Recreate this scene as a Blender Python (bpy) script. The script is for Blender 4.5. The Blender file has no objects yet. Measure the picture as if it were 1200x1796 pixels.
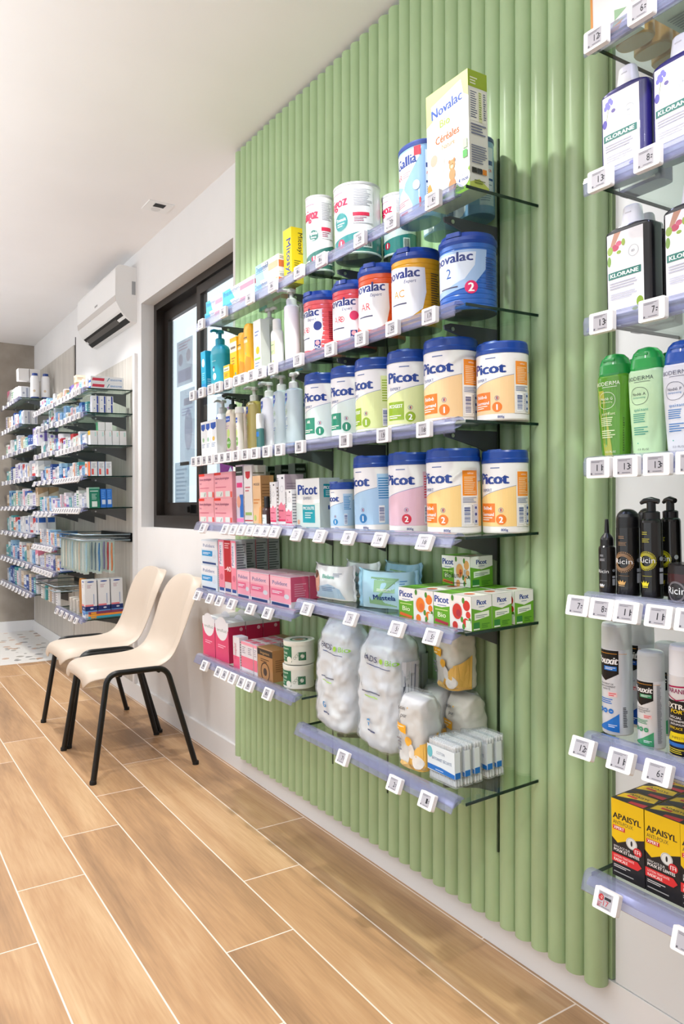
import bpy, bmesh, math, random
from mathutils import Vector, noise
from mathutils.geometry import tessellate_polygon
random.seed(7)
PI = math.pi
sc = bpy.context.scene
COL = sc.collection
# ---------------------------------------------------------------- camera
FPX, HY, CH = 1306.0, 893.0, 1.15
AYAW = math.atan(853/FPX)
cam = bpy.data.cameras.new('camera'); camo = bpy.data.objects.new('camera', cam); COL.objects.link(camo)
camo.location = (0, 0, CH); camo.rotation_euler = (PI/2, 0, -AYAW)
cam.sensor_fit = 'VERTICAL'; cam.sensor_height = 36; cam.lens = FPX/1796*36; cam.shift_y = -5/1796
cam.clip_start = 0.05
sc.camera = camo
# ---------------------------------------------------------------- view + world
sc.view_settings.view_transform = 'Standard'; sc.view_settings.look = 'None'
sc.view_settings.gamma = 1; sc.view_settings.use_curve_mapping = False
sc.view_settings.exposure = -.4
wd = bpy.data.worlds.new('world'); sc.world = wd; wd.use_nodes = True
wd.node_tree.nodes['Background'].inputs[0].default_value = (.93, .965, 1, 1)
wd.node_tree.nodes['Background'].inputs[1].default_value = 2.1
def area(name, loc, rot, sx, sy, power, col=(1, .97, .93)):
    l = bpy.data.lights.new(name, 'AREA'); l.shape = 'RECTANGLE'; l.size = sx; l.size_y = sy; l.energy = power; l.color = col
    o = bpy.data.objects.new(name, l); o.location = loc; o.rotation_euler = rot; COL.objects.link(o); return o
def spot(name, loc, target, power, angle=105, blend=.6, rad=.02, col=(1, .99, .975)):
    l = bpy.data.lights.new(name, 'SPOT'); l.energy = power; l.spot_size = math.radians(angle); l.spot_blend = blend; l.shadow_soft_size = rad; l.color = col
    o = bpy.data.objects.new(name, l); o.location = loc
    o.rotation_euler = (Vector(target)-Vector(loc)).to_track_quat('-Z', 'Y').to_euler(); COL.objects.link(o); return o
for y in (.2, 3.2, 6.0): area('added_uplight', (-.75, y, 1.95), (PI, 0, 0), .4, 2.4, 62, (.88, .95, 1))  # unseen uplights added to brighten the ceiling
# fill areas added over the aisle, then shop ceiling spotlights aimed at the displays
for i, y in enumerate((-.6, 1.8, 4.2, 6.4)):
    area('added_fill_light', (-1.1, y, 2.66), (0, 0, 0), 1.2, 1.2, 5, (.97, .985, 1))
for x, tx, pw, ys in ((.74, .98, 94, (.35, 1.6, 2.75, 4.6, 5.7, 6.8)), (-.75, 1.3, 9, (.0, 1.2, 2.6, 4.1, 5.4, 6.7))):
    for y in ys: spot('spotlight', (x, y, 2.64), (tx, y-.1, .6), pw)
# ---------------------------------------------------------------- helpers
def lin(h):
    h = h.lstrip('#')
    if len(h) == 3: h = ''.join(c*2 for c in h)
    r = []
    for i in (0, 2, 4):
        c = int(h[i:i+2], 16)/255
        r.append(c/12.92 if c <= .04045 else ((c+.055)/1.055)**2.4)
    return (r[0], r[1], r[2], 1)
FV = (math.sin(AYAW), math.cos(AYAW)); RV = (math.cos(AYAW), -math.sin(AYAW))
def ray(x, y=0):
    u = (x-600)/FPX
    return FV[0]+u*RV[0], FV[1]+u*RV[1], (HY-y)/FPX
def YX(x, X):
    r = ray(x); return r[1]*X/r[0]
def XY(x, Y):
    r = ray(x); return r[0]*Y/r[1]
def ZX(x, y, X):
    r = ray(x, y); return CH+r[2]*X/r[0]
def ZXY(y, X, Y):
    return CH+(HY-y)/FPX*(X*FV[0]+Y*FV[1])
MATS = {}
def mat(name, rough=.5, metal=0, col=None, coat=0, trans=0, attr=True, ior=1.45, spec=.5, sub=0):
    if name in MATS: return MATS[name]
    m = bpy.data.materials.new(name); m.use_nodes = True; nt = m.node_tree; b = nt.nodes['Principled BSDF']
    b.inputs['Roughness'].default_value = rough; b.inputs['Metallic'].default_value = metal
    b.inputs['Coat Weight'].default_value = coat; b.inputs['Transmission Weight'].default_value = trans; b.inputs['IOR'].default_value = ior
    b.inputs['Specular IOR Level'].default_value = spec
    if col is not None: b.inputs['Base Color'].default_value = lin(col)
    elif attr:
        a = nt.nodes.new('ShaderNodeAttribute'); a.attribute_name = 'col'; nt.links.new(a.outputs['Color'], b.inputs['Base Color'])
    MATS[name] = m; return m
def film(name, tint, w, rough=.05, diff=None, dw=0):
    """thin clear sheet: mostly transparent, fresnel-like gloss, optional milky share"""
    m = bpy.data.materials.new(name); m.use_nodes = True; nt = m.node_tree; nt.nodes.clear(); N = nt.nodes.new; L = nt.links.new
    out = N('ShaderNodeOutputMaterial'); t = N('ShaderNodeBsdfTransparent'); t.inputs[0].default_value = lin(tint)
    g = N('ShaderNodeBsdfGlossy'); g.inputs['Roughness'].default_value = rough
    lw = N('ShaderNodeLayerWeight'); lw.inputs[0].default_value = .5
    pw = N('ShaderNodeMath'); pw.operation = 'POWER'; L(lw.outputs['Facing'], pw.inputs[0]); pw.inputs[1].default_value = 4
    ma = N('ShaderNodeMath'); ma.operation = 'MULTIPLY_ADD'; L(pw.outputs[0], ma.inputs[0]); ma.inputs[1].default_value = w*1.6; ma.inputs[2].default_value = .035
    mx = N('ShaderNodeMixShader'); L(ma.outputs[0], mx.inputs[0]); L(t.outputs[0], mx.inputs[1]); L(g.outputs[0], mx.inputs[2])
    last = mx
    if diff:
        d = N('ShaderNodeBsdfDiffuse'); d.inputs[0].default_value = lin(diff)
        m2 = N('ShaderNodeMixShader'); m2.inputs[0].default_value = dw; L(mx.outputs[0], m2.inputs[1]); L(d.outputs[0], m2.inputs[2]); last = m2
    L(last.outputs[0], out.inputs[0]); MATS[name] = m; return m
CARD = mat('printed_carton', .42); PLA = mat('moulded_plastic', .32, coat=.15); GLO = mat('glossy_print', .25, coat=.3); MATTE = mat('matte_paint', .6)
TIN = mat('lacquered_tin', .28, coat=.4); LIQ = mat('tinted_bottle', .08, coat=.5); METAL = mat('brushed_metal', .3, 1)
GLASS = film('clear_glass', '#f1faf5', .35, .02); EDGE = mat('green_glass_edge', .12, col='#0c2a22')
RAILM = film('clear_rail_plastic', '#e6e8f6', .9, .08, '#b9bcd8', .16)
FILM = film('clear_bag_film', '#f6f9fb', .45, .12, '#eef3f6', .16); HAZE = film('milky_cap_plastic', '#eef0f0', .3, .3, '#d2d4d2', .62)
PANE = film('window_pane', '#eef4f6', .3, .01)

class B:
    def __init__(s): s.v = []; s.f = []; s.c = []; s.s = []
    def add(s, vs, fs, col, sm=False):
        o = len(s.v); s.v += [tuple(p) for p in vs]
        c = lin(col) if isinstance(col, str) else None
        for i, f in enumerate(fs):
            s.f.append([o+k for k in f]); s.c.append(c or lin(col[i])); s.s.append(sm)
    def box(s, x0, x1, y0, y1, z0, z1, col, cols=None):
        # face order: front(-y), right(+x), back, left, top, bottom
        v = [(x0, y0, z0), (x1, y0, z0), (x1, y1, z0), (x0, y1, z0), (x0, y0, z1), (x1, y0, z1), (x1, y1, z1), (x0, y1, z1)]
        f = [(0, 1, 5, 4), (1, 2, 6, 5), (2, 3, 7, 6), (3, 0, 4, 7), (4, 5, 6, 7), (3, 2, 1, 0)]
        s.add(v, f, cols if cols else [col]*6)
    def loft(s, secs, cols, seg=32, n=2, cap=(True, True), cx=0, cy=0, sm=True):
        """secs: (z, rx, ry[, cx, cy]) rings; superellipse exponent n"""
        vs = []
        for q in secs:
            z, rx, ry = q[:3]; ox = q[3] if len(q) > 3 else 0; oy = q[4] if len(q) > 4 else 0
            for k in range(seg):
                t = 2*PI*k/seg; c, d = math.cos(t), math.sin(t)
                vs.append((cx+ox+rx*math.copysign(abs(c)**(2/n), c), cy+oy+ry*math.copysign(abs(d)**(2/n), d), z))
        o = len(vs)
        for i in range(len(secs)-1):
            col = cols if isinstance(cols, str) else cols[i]
            s_f = [(k, (k+1) % seg, seg+(k+1) % seg, seg+k) for k in range(seg)]
            s.add(vs[i*seg:(i+2)*seg], s_f, col, sm)
        c0 = cols if isinstance(cols, str) else cols[0]; c1 = cols if isinstance(cols, str) else cols[-1]
        if cap[0]: s.add(vs[:seg], [tuple(range(seg))[::-1]], c0)
        if cap[1]: s.add(vs[-seg:], [tuple(range(seg))], c1)
    def tube(s, pts, r, col, seg=10, cap=True):
        pts = [Vector(p) for p in pts]; rs = r if isinstance(r, (list, tuple)) else [r]*len(pts)
        vs = []; pu = None
        for i, p in enumerate(pts):
            d = (pts[min(i+1, len(pts)-1)]-pts[max(i-1, 0)]).normalized()
            if pu is None: pu = d.orthogonal().normalized()
            pu = (pu-d*pu.dot(d)).normalized(); w = d.cross(pu)
            for k in range(seg):
                t = 2*PI*k/seg; vs.append(p+pu*math.cos(t)*rs[i]+w*math.sin(t)*rs[i])
        fs = [(i*seg+k, i*seg+(k+1) % seg, (i+1)*seg+(k+1) % seg, (i+1)*seg+k) for i in range(len(pts)-1) for k in range(seg)]
        s.add(vs, fs, col, True)
        if cap:
            s.add(vs[:seg], [tuple(range(seg))[::-1]], col); s.add(vs[-seg:], [tuple(range(seg))], col)
    def prism(s, pts, axis, a0, a1, col):
        """2-D outline extruded along axis 'x'|'y'|'z'"""
        def P(p, a): return (a, p[0], p[1]) if axis == 'x' else (p[0], a, p[1]) if axis == 'y' else (p[0], p[1], a)
        n = len(pts); v = [P(p, a0) for p in pts]+[P(p, a1) for p in pts]
        s.add(v, [(k, (k+1) % n, n+(k+1) % n, n+k) for k in range(n)], col)
        tri = tessellate_polygon([[Vector((p[0], p[1], 0)) for p in pts]])
        s.add(v, [tuple(t) for t in tri]+[tuple(n+k for k in t[::-1]) for t in tri], col)
    def build(s, name, m, parent=None, loc=None, fixn=True):
        me = bpy.data.meshes.new(name); me.from_pydata(s.v, [], s.f); me.polygons.foreach_set('use_smooth', s.s)
        at = me.color_attributes.new('col', 'FLOAT_COLOR', 'CORNER'); buf = []
        for f, c in zip(s.f, s.c): buf += list(c)*len(f)
        at.data.foreach_set('color', buf); me.materials.append(m if not isinstance(m, list) else m[0])
        me.update()
        if fixn:
            bm = bmesh.new(); bm.from_mesh(me); bmesh.ops.recalc_face_normals(bm, faces=[f for f in bm.faces]); bm.to_mesh(me); bm.free()
        o = bpy.data.objects.new(name, me); COL.objects.link(o)
        if parent: o.parent = parent
        if loc: o.location = loc
        return o
def tag(o, label, cat, group=None):
    o['label'] = label; o['category'] = cat
    if group: o['group'] = group
    return o
def struct(o): o['kind'] = 'structure'; return o
def empty(name): o = bpy.data.objects.new(name, None); o.empty_display_size = .05; COL.objects.link(o); return o
def put(o, X, Y, Z, rz=-PI/2, tilt=0): o.location = (X, Y, Z); o.rotation_euler = (tilt, 0, rz); return o
def dup(root):
    r = root.copy(); COL.objects.link(r)
    for ch in list(root.children):
        c = ch.copy(); COL.objects.link(c); c.parent = r; c.matrix_parent_inverse = ch.matrix_parent_inverse
        for g in list(ch.children):
            d = g.copy(); COL.objects.link(d); d.parent = c
    return r

TXT = {}
def text_geo(t, bold):
    k = (t, bold)
    if k not in TXT:
        cu = bpy.data.curves.new('lettering', 'FONT'); cu.body = t; cu.resolution_u = 2; cu.offset = 0; cu.fill_mode = 'FRONT'
        o = bpy.data.objects.new('lettering', cu); me = o.to_mesh()
        vs = [(v.co.x, v.co.y) for v in me.vertices]; fs = [tuple(p.vertices) for p in me.polygons]
        o.to_mesh_clear(); bpy.data.objects.remove(o); bpy.data.curves.remove(cu)
        x0 = min(v[0] for v in vs); x1 = max(v[0] for v in vs)
        TXT[k] = ([(v[0]-x0, v[1]) for v in vs], fs, x1-x0)
    return TXT[k]
class D:
    """flat print laid on a surface: fn(s, z, off) -> xyz"""
    def __init__(s, b, fn, step=None, o=.00025): s.b = b; s.fn = fn; s.step = step; s.o = o
    def tris(s, pts, fs, col):
        s.o += .00004
        if not s.step:
            s.b.add([s.fn(p[0], p[1], s.o) for p in pts], fs, col); return
        for f in fs:
            poly = [pts[i] for i in f]
            a = min(p[0] for p in poly); c = max(p[0] for p in poly)
            for k in range(math.floor(a/s.step), math.ceil(c/s.step)):
                q = s.clip(s.clip(poly, k*s.step, 1), (k+1)*s.step, -1)
                if len(q) > 2: s.b.add([s.fn(p[0], p[1], s.o) for p in q], [tuple(range(len(q)))], col)
    @staticmethod
    def clip(poly, x, sg):
        out = []
        for i in range(len(poly)):
            a, b = poly[i-1], poly[i]; ia = (a[0]-x)*sg >= 0; ib = (b[0]-x)*sg >= 0
            if ia != ib:
                t = (x-a[0])/(b[0]-a[0]); out.append((x, a[1]+t*(b[1]-a[1])))
            if ib: out.append(b)
        return out
    def poly(s, pts, col):
        s.tris(pts, [tuple(t) for t in tessellate_polygon([[Vector((p[0], p[1], 0)) for p in pts]])], col)
    def rect(s, a, c, z0, z1, col): s.tris([(a, z0), (c, z0), (c, z1), (a, z1)], [(0, 1, 2, 3)], col)
    def disc(s, x, z, r, col, rz=None, n=20): s.poly([(x+r*math.cos(2*PI*k/n), z+(rz or r)*math.sin(2*PI*k/n)) for k in range(n)], col)
    def ring(s, x, z, r, w, col, n=24):
        p = [(x+q*math.cos(2*PI*k/n), z+q*math.sin(2*PI*k/n)) for q in (r-w, r) for k in range(n)]
        s.tris(p, [(k, (k+1) % n, n+(k+1) % n, n+k) for k in range(n)], col)
    def text(s, t, x, z, h, col, bold=1, al='c', w=None, rot=0, it=0, sub=False):
        if not sub and bold >= .8:
            e = h*.042*min(bold, 2.6)
            for q in ((-e, 0), (e, 0), (0, e*.5)) if bold > 1.1 else ((-e*.6, 0), (e*.6, 0)): s.text(t, x+q[0], z+q[1], h, col, 0, al, w, rot, it, True)
            return
        vs, fs, tw = text_geo(t, 0); k = h/.7; kx = k if w is None else w/tw; W = tw*kx
        dx = -W/2 if al == 'c' else (-W if al == 'r' else 0); c, d = math.cos(rot), math.sin(rot)
        P = [(dx+p[0]*kx+it*p[1]*k, p[1]*k) for p in vs]
        s.tris([(x+p[0]*c-p[1]*d, z+p[0]*d+p[1]*c) for p in P], fs, col)
    def lines(s, a, c, z0, z1, n, col, seed=1):
        rr = random.Random(seed); hh = (z1-z0)/n
        for i in range(n):
            e = c-(c-a)*rr.uniform(0, .35); zz = z1-hh*(i+1)
            s.rect(a, e, zz+hh*.25, zz+hh*.68, col)
    def bars(s, a, c, z0, z1, col='#1c2440', vert=True, n=14, bg='#f4f4f4'):
        s.rect(a, c, z0, z1, bg); rr = random.Random(3); m = .08
        if vert:
            A = a+(c-a)*m; w = (c-a)*(1-2*m)/n
            for i in range(n): s.rect(A+i*w, A+i*w+w*rr.uniform(.3, .75), z0+(z1-z0)*m, z1-(z1-z0)*m, col)
        else:
            A = z0+(z1-z0)*m; w = (z1-z0)*(1-2*m)/n
            for i in range(n): s.rect(a+(c-a)*m, c-(c-a)*m, A+i*w, A+i*w+w*rr.uniform(.3, .75), col)
def front(b, d): return D(b, lambda s, z, o: (s, -d/2-o, z))
def side(b, w): return D(b, lambda s, z, o: (w/2+o, s, z))
def top(b, h): return D(b, lambda s, z, o: (s, z, h+o))
def cyl(b, r): return D(b, lambda s, z, o: ((r+o)*math.sin(s/r), -(r+o)*math.cos(s/r), z), .006 if r > .02 else .003)
def ordn(i): return ['first', 'second', 'third', 'fourth', 'fifth', 'sixth', 'seventh', 'eighth', 'ninth', 'tenth', 'eleventh', 'twelfth', 'thirteenth', 'fourteenth', 'fifteenth', 'sixteenth', 'seventeenth', 'eighteenth', 'nineteenth', 'twentieth', 'twenty-first', 'twenty-second', 'twenty-third', 'twenty-fourth'][i]
# ---------------------------------------------------------------- node materials of the room
def nmat(name):
    m = bpy.data.materials.new(name); m.use_nodes = True; return m, m.node_tree, m.node_tree.nodes['Principled BSDF']
def mth(nt, op, a, b=None, c=None):
    n = nt.nodes.new('ShaderNodeMath'); n.operation = op
    for i, v in enumerate((a, b, c)):
        if v is None: continue
        if isinstance(v, (int, float)): n.inputs[i].default_value = v
        else: nt.links.new(v, n.inputs[i])
    return n.outputs[0]
def floor_mat():
    m, nt, b = nmat('oak_tile_floor'); N = nt.nodes.new; L = nt.links.new
    g = N('ShaderNodeNewGeometry'); sx = N('ShaderNodeSeparateXYZ'); L(g.outputs['Position'], sx.inputs[0])
    X, Y = sx.outputs[0], sx.outputs[1]
    xr = mth(nt, 'DIVIDE', mth(nt, 'SUBTRACT', X, .007), .1993); row = mth(nt, 'FLOOR', xr); fx = mth(nt, 'FRACT', xr)
    yy = mth(nt, 'DIVIDE', mth(nt, 'SUBTRACT', mth(nt, 'SUBTRACT', Y, .527), mth(nt, 'MULTIPLY', mth(nt, 'SUBTRACT', row, 4), .3125)), 1.253)
    cell = mth(nt, 'FLOOR', yy); fy = mth(nt, 'FRACT', yy)
    dx = mth(nt, 'MULTIPLY', mth(nt, 'MINIMUM', fx, mth(nt, 'SUBTRACT', 1, fx)), .1993)
    dy = mth(nt, 'MULTIPLY', mth(nt, 'MINIMUM', fy, mth(nt, 'SUBTRACT', 1, fy)), 1.253)
    grout = mth(nt, 'LESS_THAN', mth(nt, 'MINIMUM', dx, dy), .0021)
    cv = N('ShaderNodeCombineXYZ'); L(row, cv.inputs[0]); L(cell, cv.inputs[1])
    wn = N('ShaderNodeTexWhiteNoise'); L(cv.outputs[0], wn.inputs['Vector'])
    # grain: stretched noise, shifted per plank
    c2 = N('ShaderNodeCombineXYZ'); L(mth(nt, 'MULTIPLY', X, 9), c2.inputs[0]); L(mth(nt, 'MULTIPLY', Y, 1.1), c2.inputs[1]); L(mth(nt, 'MULTIPLY', wn.outputs[0], 37), c2.inputs[2])
    n1 = N('ShaderNodeTexNoise'); L(c2.outputs[0], n1.inputs['Vector']); n1.inputs['Scale'].default_value = 1; n1.inputs['Detail'].default_value = 4; n1.inputs['Distortion'].default_value = .6
    c3 = N('ShaderNodeCombineXYZ'); L(mth(nt, 'MULTIPLY', X, 150), c3.inputs[0]); L(mth(nt, 'MULTIPLY', Y, 8), c3.inputs[1]); L(mth(nt, 'MULTIPLY', wn.outputs[0], 91), c3.inputs[2])
    n2 = N('ShaderNodeTexNoise'); L(c3.outputs[0], n2.inputs['Vector']); n2.inputs['Scale'].default_value = 1; n2.inputs['Detail'].default_value = 3
    v = mth(nt, 'ADD', mth(nt, 'MULTIPLY', n1.outputs[0], .75), mth(nt, 'MULTIPLY', n2.outputs[0], .25))
    v = mth(nt, 'ADD', v, mth(nt, 'MULTIPLY', mth(nt, 'SUBTRACT', wn.outputs[0], .5), .16))
    cr = N('ShaderNodeValToRGB'); L(v, cr.inputs[0]); e = cr.color_ramp.elements
    e[0].position = .28; e[0].color = lin('#8f6e50'); e[1].position = .74; e[1].color = lin('#d0ad84')
    k = cr.color_ramp.elements.new(.5); k.color = lin('#b78f67')
    mx = N('ShaderNodeMix'); mx.data_type = 'RGBA'; L(grout, mx.inputs[0]); L(cr.outputs[0], mx.inputs[6]); mx.inputs[7].default_value = lin('#e9d9cb')
    L(mx.outputs[2], b.inputs['Base Color']); b.inputs['Roughness'].default_value = .42
    return m
def noisy(name, c1, c2, scale, rough=.8, stretch=(1, 1, 1), lo=.35, hi=.65, bump=0):
    m, nt, b = nmat(name); N = nt.nodes.new; L = nt.links.new
    g = N('ShaderNodeNewGeometry'); mp = N('ShaderNodeMapping'); L(g.outputs['Position'], mp.inputs[0]); mp.inputs['Scale'].default_value = stretch
    n1 = N('ShaderNodeTexNoise'); L(mp.outputs[0], n1.inputs['Vector']); n1.inputs['Scale'].default_value = scale; n1.inputs['Detail'].default_value = 6
    cr = N('ShaderNodeValToRGB'); L(n1.outputs[0], cr.inputs[0]); e = cr.color_ramp.elements
    e[0].position = lo; e[0].color = lin(c1); e[1].position = hi; e[1].color = lin(c2)
    L(cr.outputs[0], b.inputs['Base Color']); b.inputs['Roughness'].default_value = rough
    if bump:
        bp = N('ShaderNodeBump'); bp.inputs['Strength'].default_value = bump; L(n1.outputs[0], bp.inputs['Height']); L(bp.outputs[0], b.inputs['Normal'])
    return m
def terrazzo():
    m, nt, b = nmat('terrazzo_floor'); N = nt.nodes.new; L = nt.links.new
    g = N('ShaderNodeNewGeometry'); vo = N('ShaderNodeTexVoronoi'); L(g.outputs['Position'], vo.inputs['Vector']); vo.inputs['Scale'].default_value = 11
    n = N('ShaderNodeTexNoise'); L(g.outputs['Position'], n.inputs['Vector']); n.inputs['Scale'].default_value = 14
    d = mth(nt, 'ADD', vo.outputs['Distance'], mth(nt, 'MULTIPLY', mth(nt, 'SUBTRACT', n.outputs[0], .5), .5)); mask = mth(nt, 'LESS_THAN', d, .3)
    sp = N('ShaderNodeSeparateColor'); L(vo.outputs['Color'], sp.inputs[0])
    cr = N('ShaderNodeValToRGB'); L(sp.outputs[0], cr.inputs[0]); e = cr.color_ramp.elements; cr.color_ramp.interpolation = 'CONSTANT'
    e[0].color = lin('#b08a6c'); e[1].position = .3; e[1].color = lin('#8f8c88'); k = e.new(.55); k.color = lin('#c9a78e'); k = e.new(.8); k.color = lin('#a9a39b')
    mx = N('ShaderNodeMix'); mx.data_type = 'RGBA'; L(mask, mx.inputs[0]); mx.inputs[6].default_value = lin('#dedad4'); L(cr.outputs[0], mx.inputs[7])
    L(mx.outputs[2], b.inputs['Base Color']); b.inputs['Roughness'].default_value = .4; return m
WALLM = noisy('white_plaster', '#d9d7d6', '#dddbda', 3, .75); CEILM = noisy('ceiling_paint', '#ebe9e9', '#eeecec', 2, .85)
CONC = noisy('concrete_plaster', '#8b8176', '#a89f94', 4, .85, lo=.3, hi=.7, bump=.1); LAM = noisy('greige_laminate', '#b4aea6', '#c4beb6', 6, .5, (1, 8, .5))
SKIRT = mat('white_skirting', .35, col='#e2e1e1'); GREEN = noisy('sage_green_paint', '#a0b88c', '#a6be92', 5, .3); DARKF = mat('dark_bronze_aluminium', .38, .3, col='#2a2420')
BLK = mat('black_powder_coat', .35, col='#0b0b0b')
# ---------------------------------------------------------------- room shell
WX, CZ, YB, XL, YN = 1.425, 2.705, 7.55, -3.4, -2.2
def slab(name, x0, x1, y0, y1, z0, z1, m):
    b = B(); b.box(x0, x1, y0, y1, z0, z1, '#fff'); return struct(b.build(name, m))
slab('floor', XL, 1.9, YN, 5.955, -.1, 0, floor_mat()); slab('floor_terrazzo', XL, 1.9, 5.955, 9, -.1, 0, terrazzo())
slab('ceiling', XL-.1, 1.8, YN-.1, YB+.1, CZ, CZ+.1, CEILM)
WY0, WY1, WZ0, WZ1 = 3.08, 4.37, 1.043, 2.375
b = B()
for q in ((YN, WY0, 0, CZ), (WY1, YB+.1, 0, CZ), (WY0, WY1, 0, WZ0), (WY0, WY1, WZ1, CZ)): b.box(WX, WX+.2, q[0], q[1], q[2], q[3], '#fff')
struct(b.build('wall_right', WALLM)); slab('wall_back', XL, WX, YB, YB+.1, 0, CZ, CONC)
b = B()
for q in ((YN, -1.8, 0, CZ), (6.6, YB, 0, CZ), (-1.8, 6.6, 2.5, CZ), (-1.8, 6.6, 0, .12)): b.box(XL-.1, XL, q[0], q[1], q[2], q[3], '#fff')
struct(b.build('wall_left', WALLM))
b = B()
for k in range(8): b.box(XL-.08, XL-.03, -1.8+k*1.2-.03, -1.8+k*1.2+.03, .12, 2.5, '#fff')  # mullions of an unseen opening, added in the left wall to admit daylight
struct(b.build('window_added_daylight', DARKF)); slab('wall_front', XL, WX, YN-.1, YN, 0, CZ, WALLM)
def skirt(name, pts, h=.098, t=.014):
    b = B()
    for (x0, x1, y0, y1) in pts: b.box(x0, x1, y0, y1, 0, h, '#fff'); 
    return struct(b.build(name, SKIRT))
skirt('baseboard_right', [(WX-.014, WX, YN, YB)]); skirt('baseboard_back', [(XL, WX, YB-.014, YB)])
slab('trim_1', WX-.012, WX, 5.96, 7.45, .1, 2.42, LAM); slab('trim_2', WX-.012, WX, 4.48, 5.94, .1, 2.09, LAM)
slab('trim_3', WX-.004, WX+.001, 5.944, 5.956, .1, 2.48, BLK); slab('trim_4', WX-.02, WX-.0, 4.44, 4.475, .1, 2.09, SKIRT)
slab('trim_5', WX-.012, WX, -.4, 1.052, .1, 2.65, mat('white_back_panel', .4, col='#d8dadb'))
# green fluted wall cladding: one run of half-round tubes
PIT = .0527; TR = .0262; NT = 36
b = B(); y = 2.962
b.box(WX-.012, WX, y-NT*PIT-.004, y, .1, CZ-.02, '#fff')
for k in range(NT):
    cy = y-(k+.5)*PIT; b.loft([(.088, TR, TR), (CZ-.018, TR, TR)], '#fff', 20, cx=WX-TR-.002, cy=cy)
struct(b.build('wall_fluted_cladding', GREEN))
# ---------------------------------------------------------------- window
FX = 1.502
def frame_rect(b, y0, y1, z0, z1, w, x0, x1, wb=None):
    wb = wb or w
    b.box(x0, x1, y0, y0+w, z0, z1, '#fff'); b.box(x0, x1, y1-w, y1, z0, z1, '#fff'); b.box(x0, x1, y0+w, y1-w, z1-w, z1, '#fff'); b.box(x0, x1, y0+w, y1-w, z0, z0+wb, '#fff')
b = B(); frame_rect(b, WY0, WY1, WZ0-.005, WZ1+.005, .045, FX, FX+.1, .075); wf = struct(b.build('window_1', DARKF))
YM = YX(345, FX)
b = B(); frame_rect(b, YM+.035, WY1-.045, WZ0+.07, WZ1-.045, .06, FX+.05, FX+.075, .075); b.build('sash', DARKF, wf)
b = B(); frame_rect(b, WY0+.04, YM+.03, WZ0+.07, WZ1-.045, .05, FX+.012, FX+.036, .06); b.build('sash', DARKF, wf)
b = B(); b.box(FX+.06, FX+.065, YM+.08, WY1-.1, WZ0+.14, WZ1-.12, '#fff'); b.build('pane', PANE, wf)
b = B(); b.box(FX+.022, FX+.027, WY0+.085, YM-.015, WZ0+.13, WZ1-.1, '#fff'); b.build('pane', PANE, wf)
b = B(); b.box(FX-.01, FX+.06, YM+.06, YM+.14, WZ0+.085, WZ0+.13, '#fff'); b.box(FX-.022, FX-.01, YM+.075, YM+.1, WZ0+.09, WZ0+.12, '#fff'); b.build('latch', BLK, wf)
PX = FX+.07
def poster(y0, y1, z0, z1, bg, shapes, label, lines=0):
    b = B(); w = y1-y0; h = z1-z0; b.box(-w/2, w/2, -.0004, .0004, 0, h, bg); d = D(b, lambda s, z, o: (s, -.0008-o, z))
    for sh in shapes: getattr(d, sh[0])(*sh[1:])
    o = b.build('window_poster', PAP); put(o, PX if y0 > YM else FX+.04, (y0+y1)/2, z0); tag(o, label, 'poster', 'posters on the window'); return o
PAP = bpy.data.materials.new('backlit_paper'); PAP.use_nodes = True; nt_ = PAP.node_tree; nt_.nodes.clear()
o_ = nt_.nodes.new('ShaderNodeOutputMaterial'); a_ = nt_.nodes.new('ShaderNodeAttribute'); a_.attribute_name = 'col'; d_ = nt_.nodes.new('ShaderNodeBsdfDiffuse'); l_ = nt_.nodes.new('ShaderNodeBsdfTranslucent'); x_ = nt_.nodes.new('ShaderNodeMixShader'); x_.inputs[0].default_value = .55
for q_ in (d_, l_): nt_.links.new(a_.outputs['Color'], q_.inputs[0])
nt_.links.new(d_.outputs[0], x_.inputs[1]); nt_.links.new(l_.outputs[0], x_.inputs[2]); nt_.links.new(x_.outputs[0], o_.inputs[0])
poster(3.93, 4.17, 1.86, 2.12, '#eceef4', [('disc', -.06, .15, .035, '#e0d5dc'), ('disc', .06, .16, .035, '#e0d5da'), ('rect', -.1, .1, .02, .09, '#dcd5e2'), ('lines', -.09, .1, .2, .25, 3, '#e6cdd6')], 'pale notice with two faded faces high on the sliding window sash')
poster(3.9, 4.12, 1.4, 1.83, '#eceff5', [('rect', -.05, .08, .34, .38, '#d6ccd4'), ('disc', .02, .2, .06, '#dfd9e2', .12), ('lines', -.08, .09, .28, .33, 3, '#d4d0e0')], 'tall pale notice under the two faced notice on the sash')
poster(3.98, 4.2, 1.16, 1.42, '#e4ebf2', [('lines', -.09, .09, .02, .23, 9, '#c6d0dc')], 'plain typed sheet lowest on the sliding window sash')
yc = YX(392, FX)
b1 = [(-.13, .24), (.13, .24), (.12, .11), (.09, .125), (.06, .1), (.0, .16), (-.06, .1), (-.09, .125), (-.12, .11)]
poster(yc-.16, yc+.17, 1.18, 1.72, '#eef1f6', [('poly', [(x, z+.02) for x, z in b1], '#a83c9e'), ('text', 'OCTOBRE', .0, .44, .035, '#d77fc4'), ('text', 'ROSE', .02, .37, .04, '#d77fc4'), ('lines', -.12, .12, .04, .07, 1, '#9a8fd0')], 'white poster with a purple ribbed shape behind the shelves on the window')
# outside: pale rendered facade a few metres from the window
slab('wall_outside', 5.5, 5.7, 5.6, 12, -1, 3.4, mat('pale_render', .9, col='#eceef0')); slab('ground', 1.9, 14, -3, 14, -.2, -.1, mat('paving', .9, col='#d0d2d4'))
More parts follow.
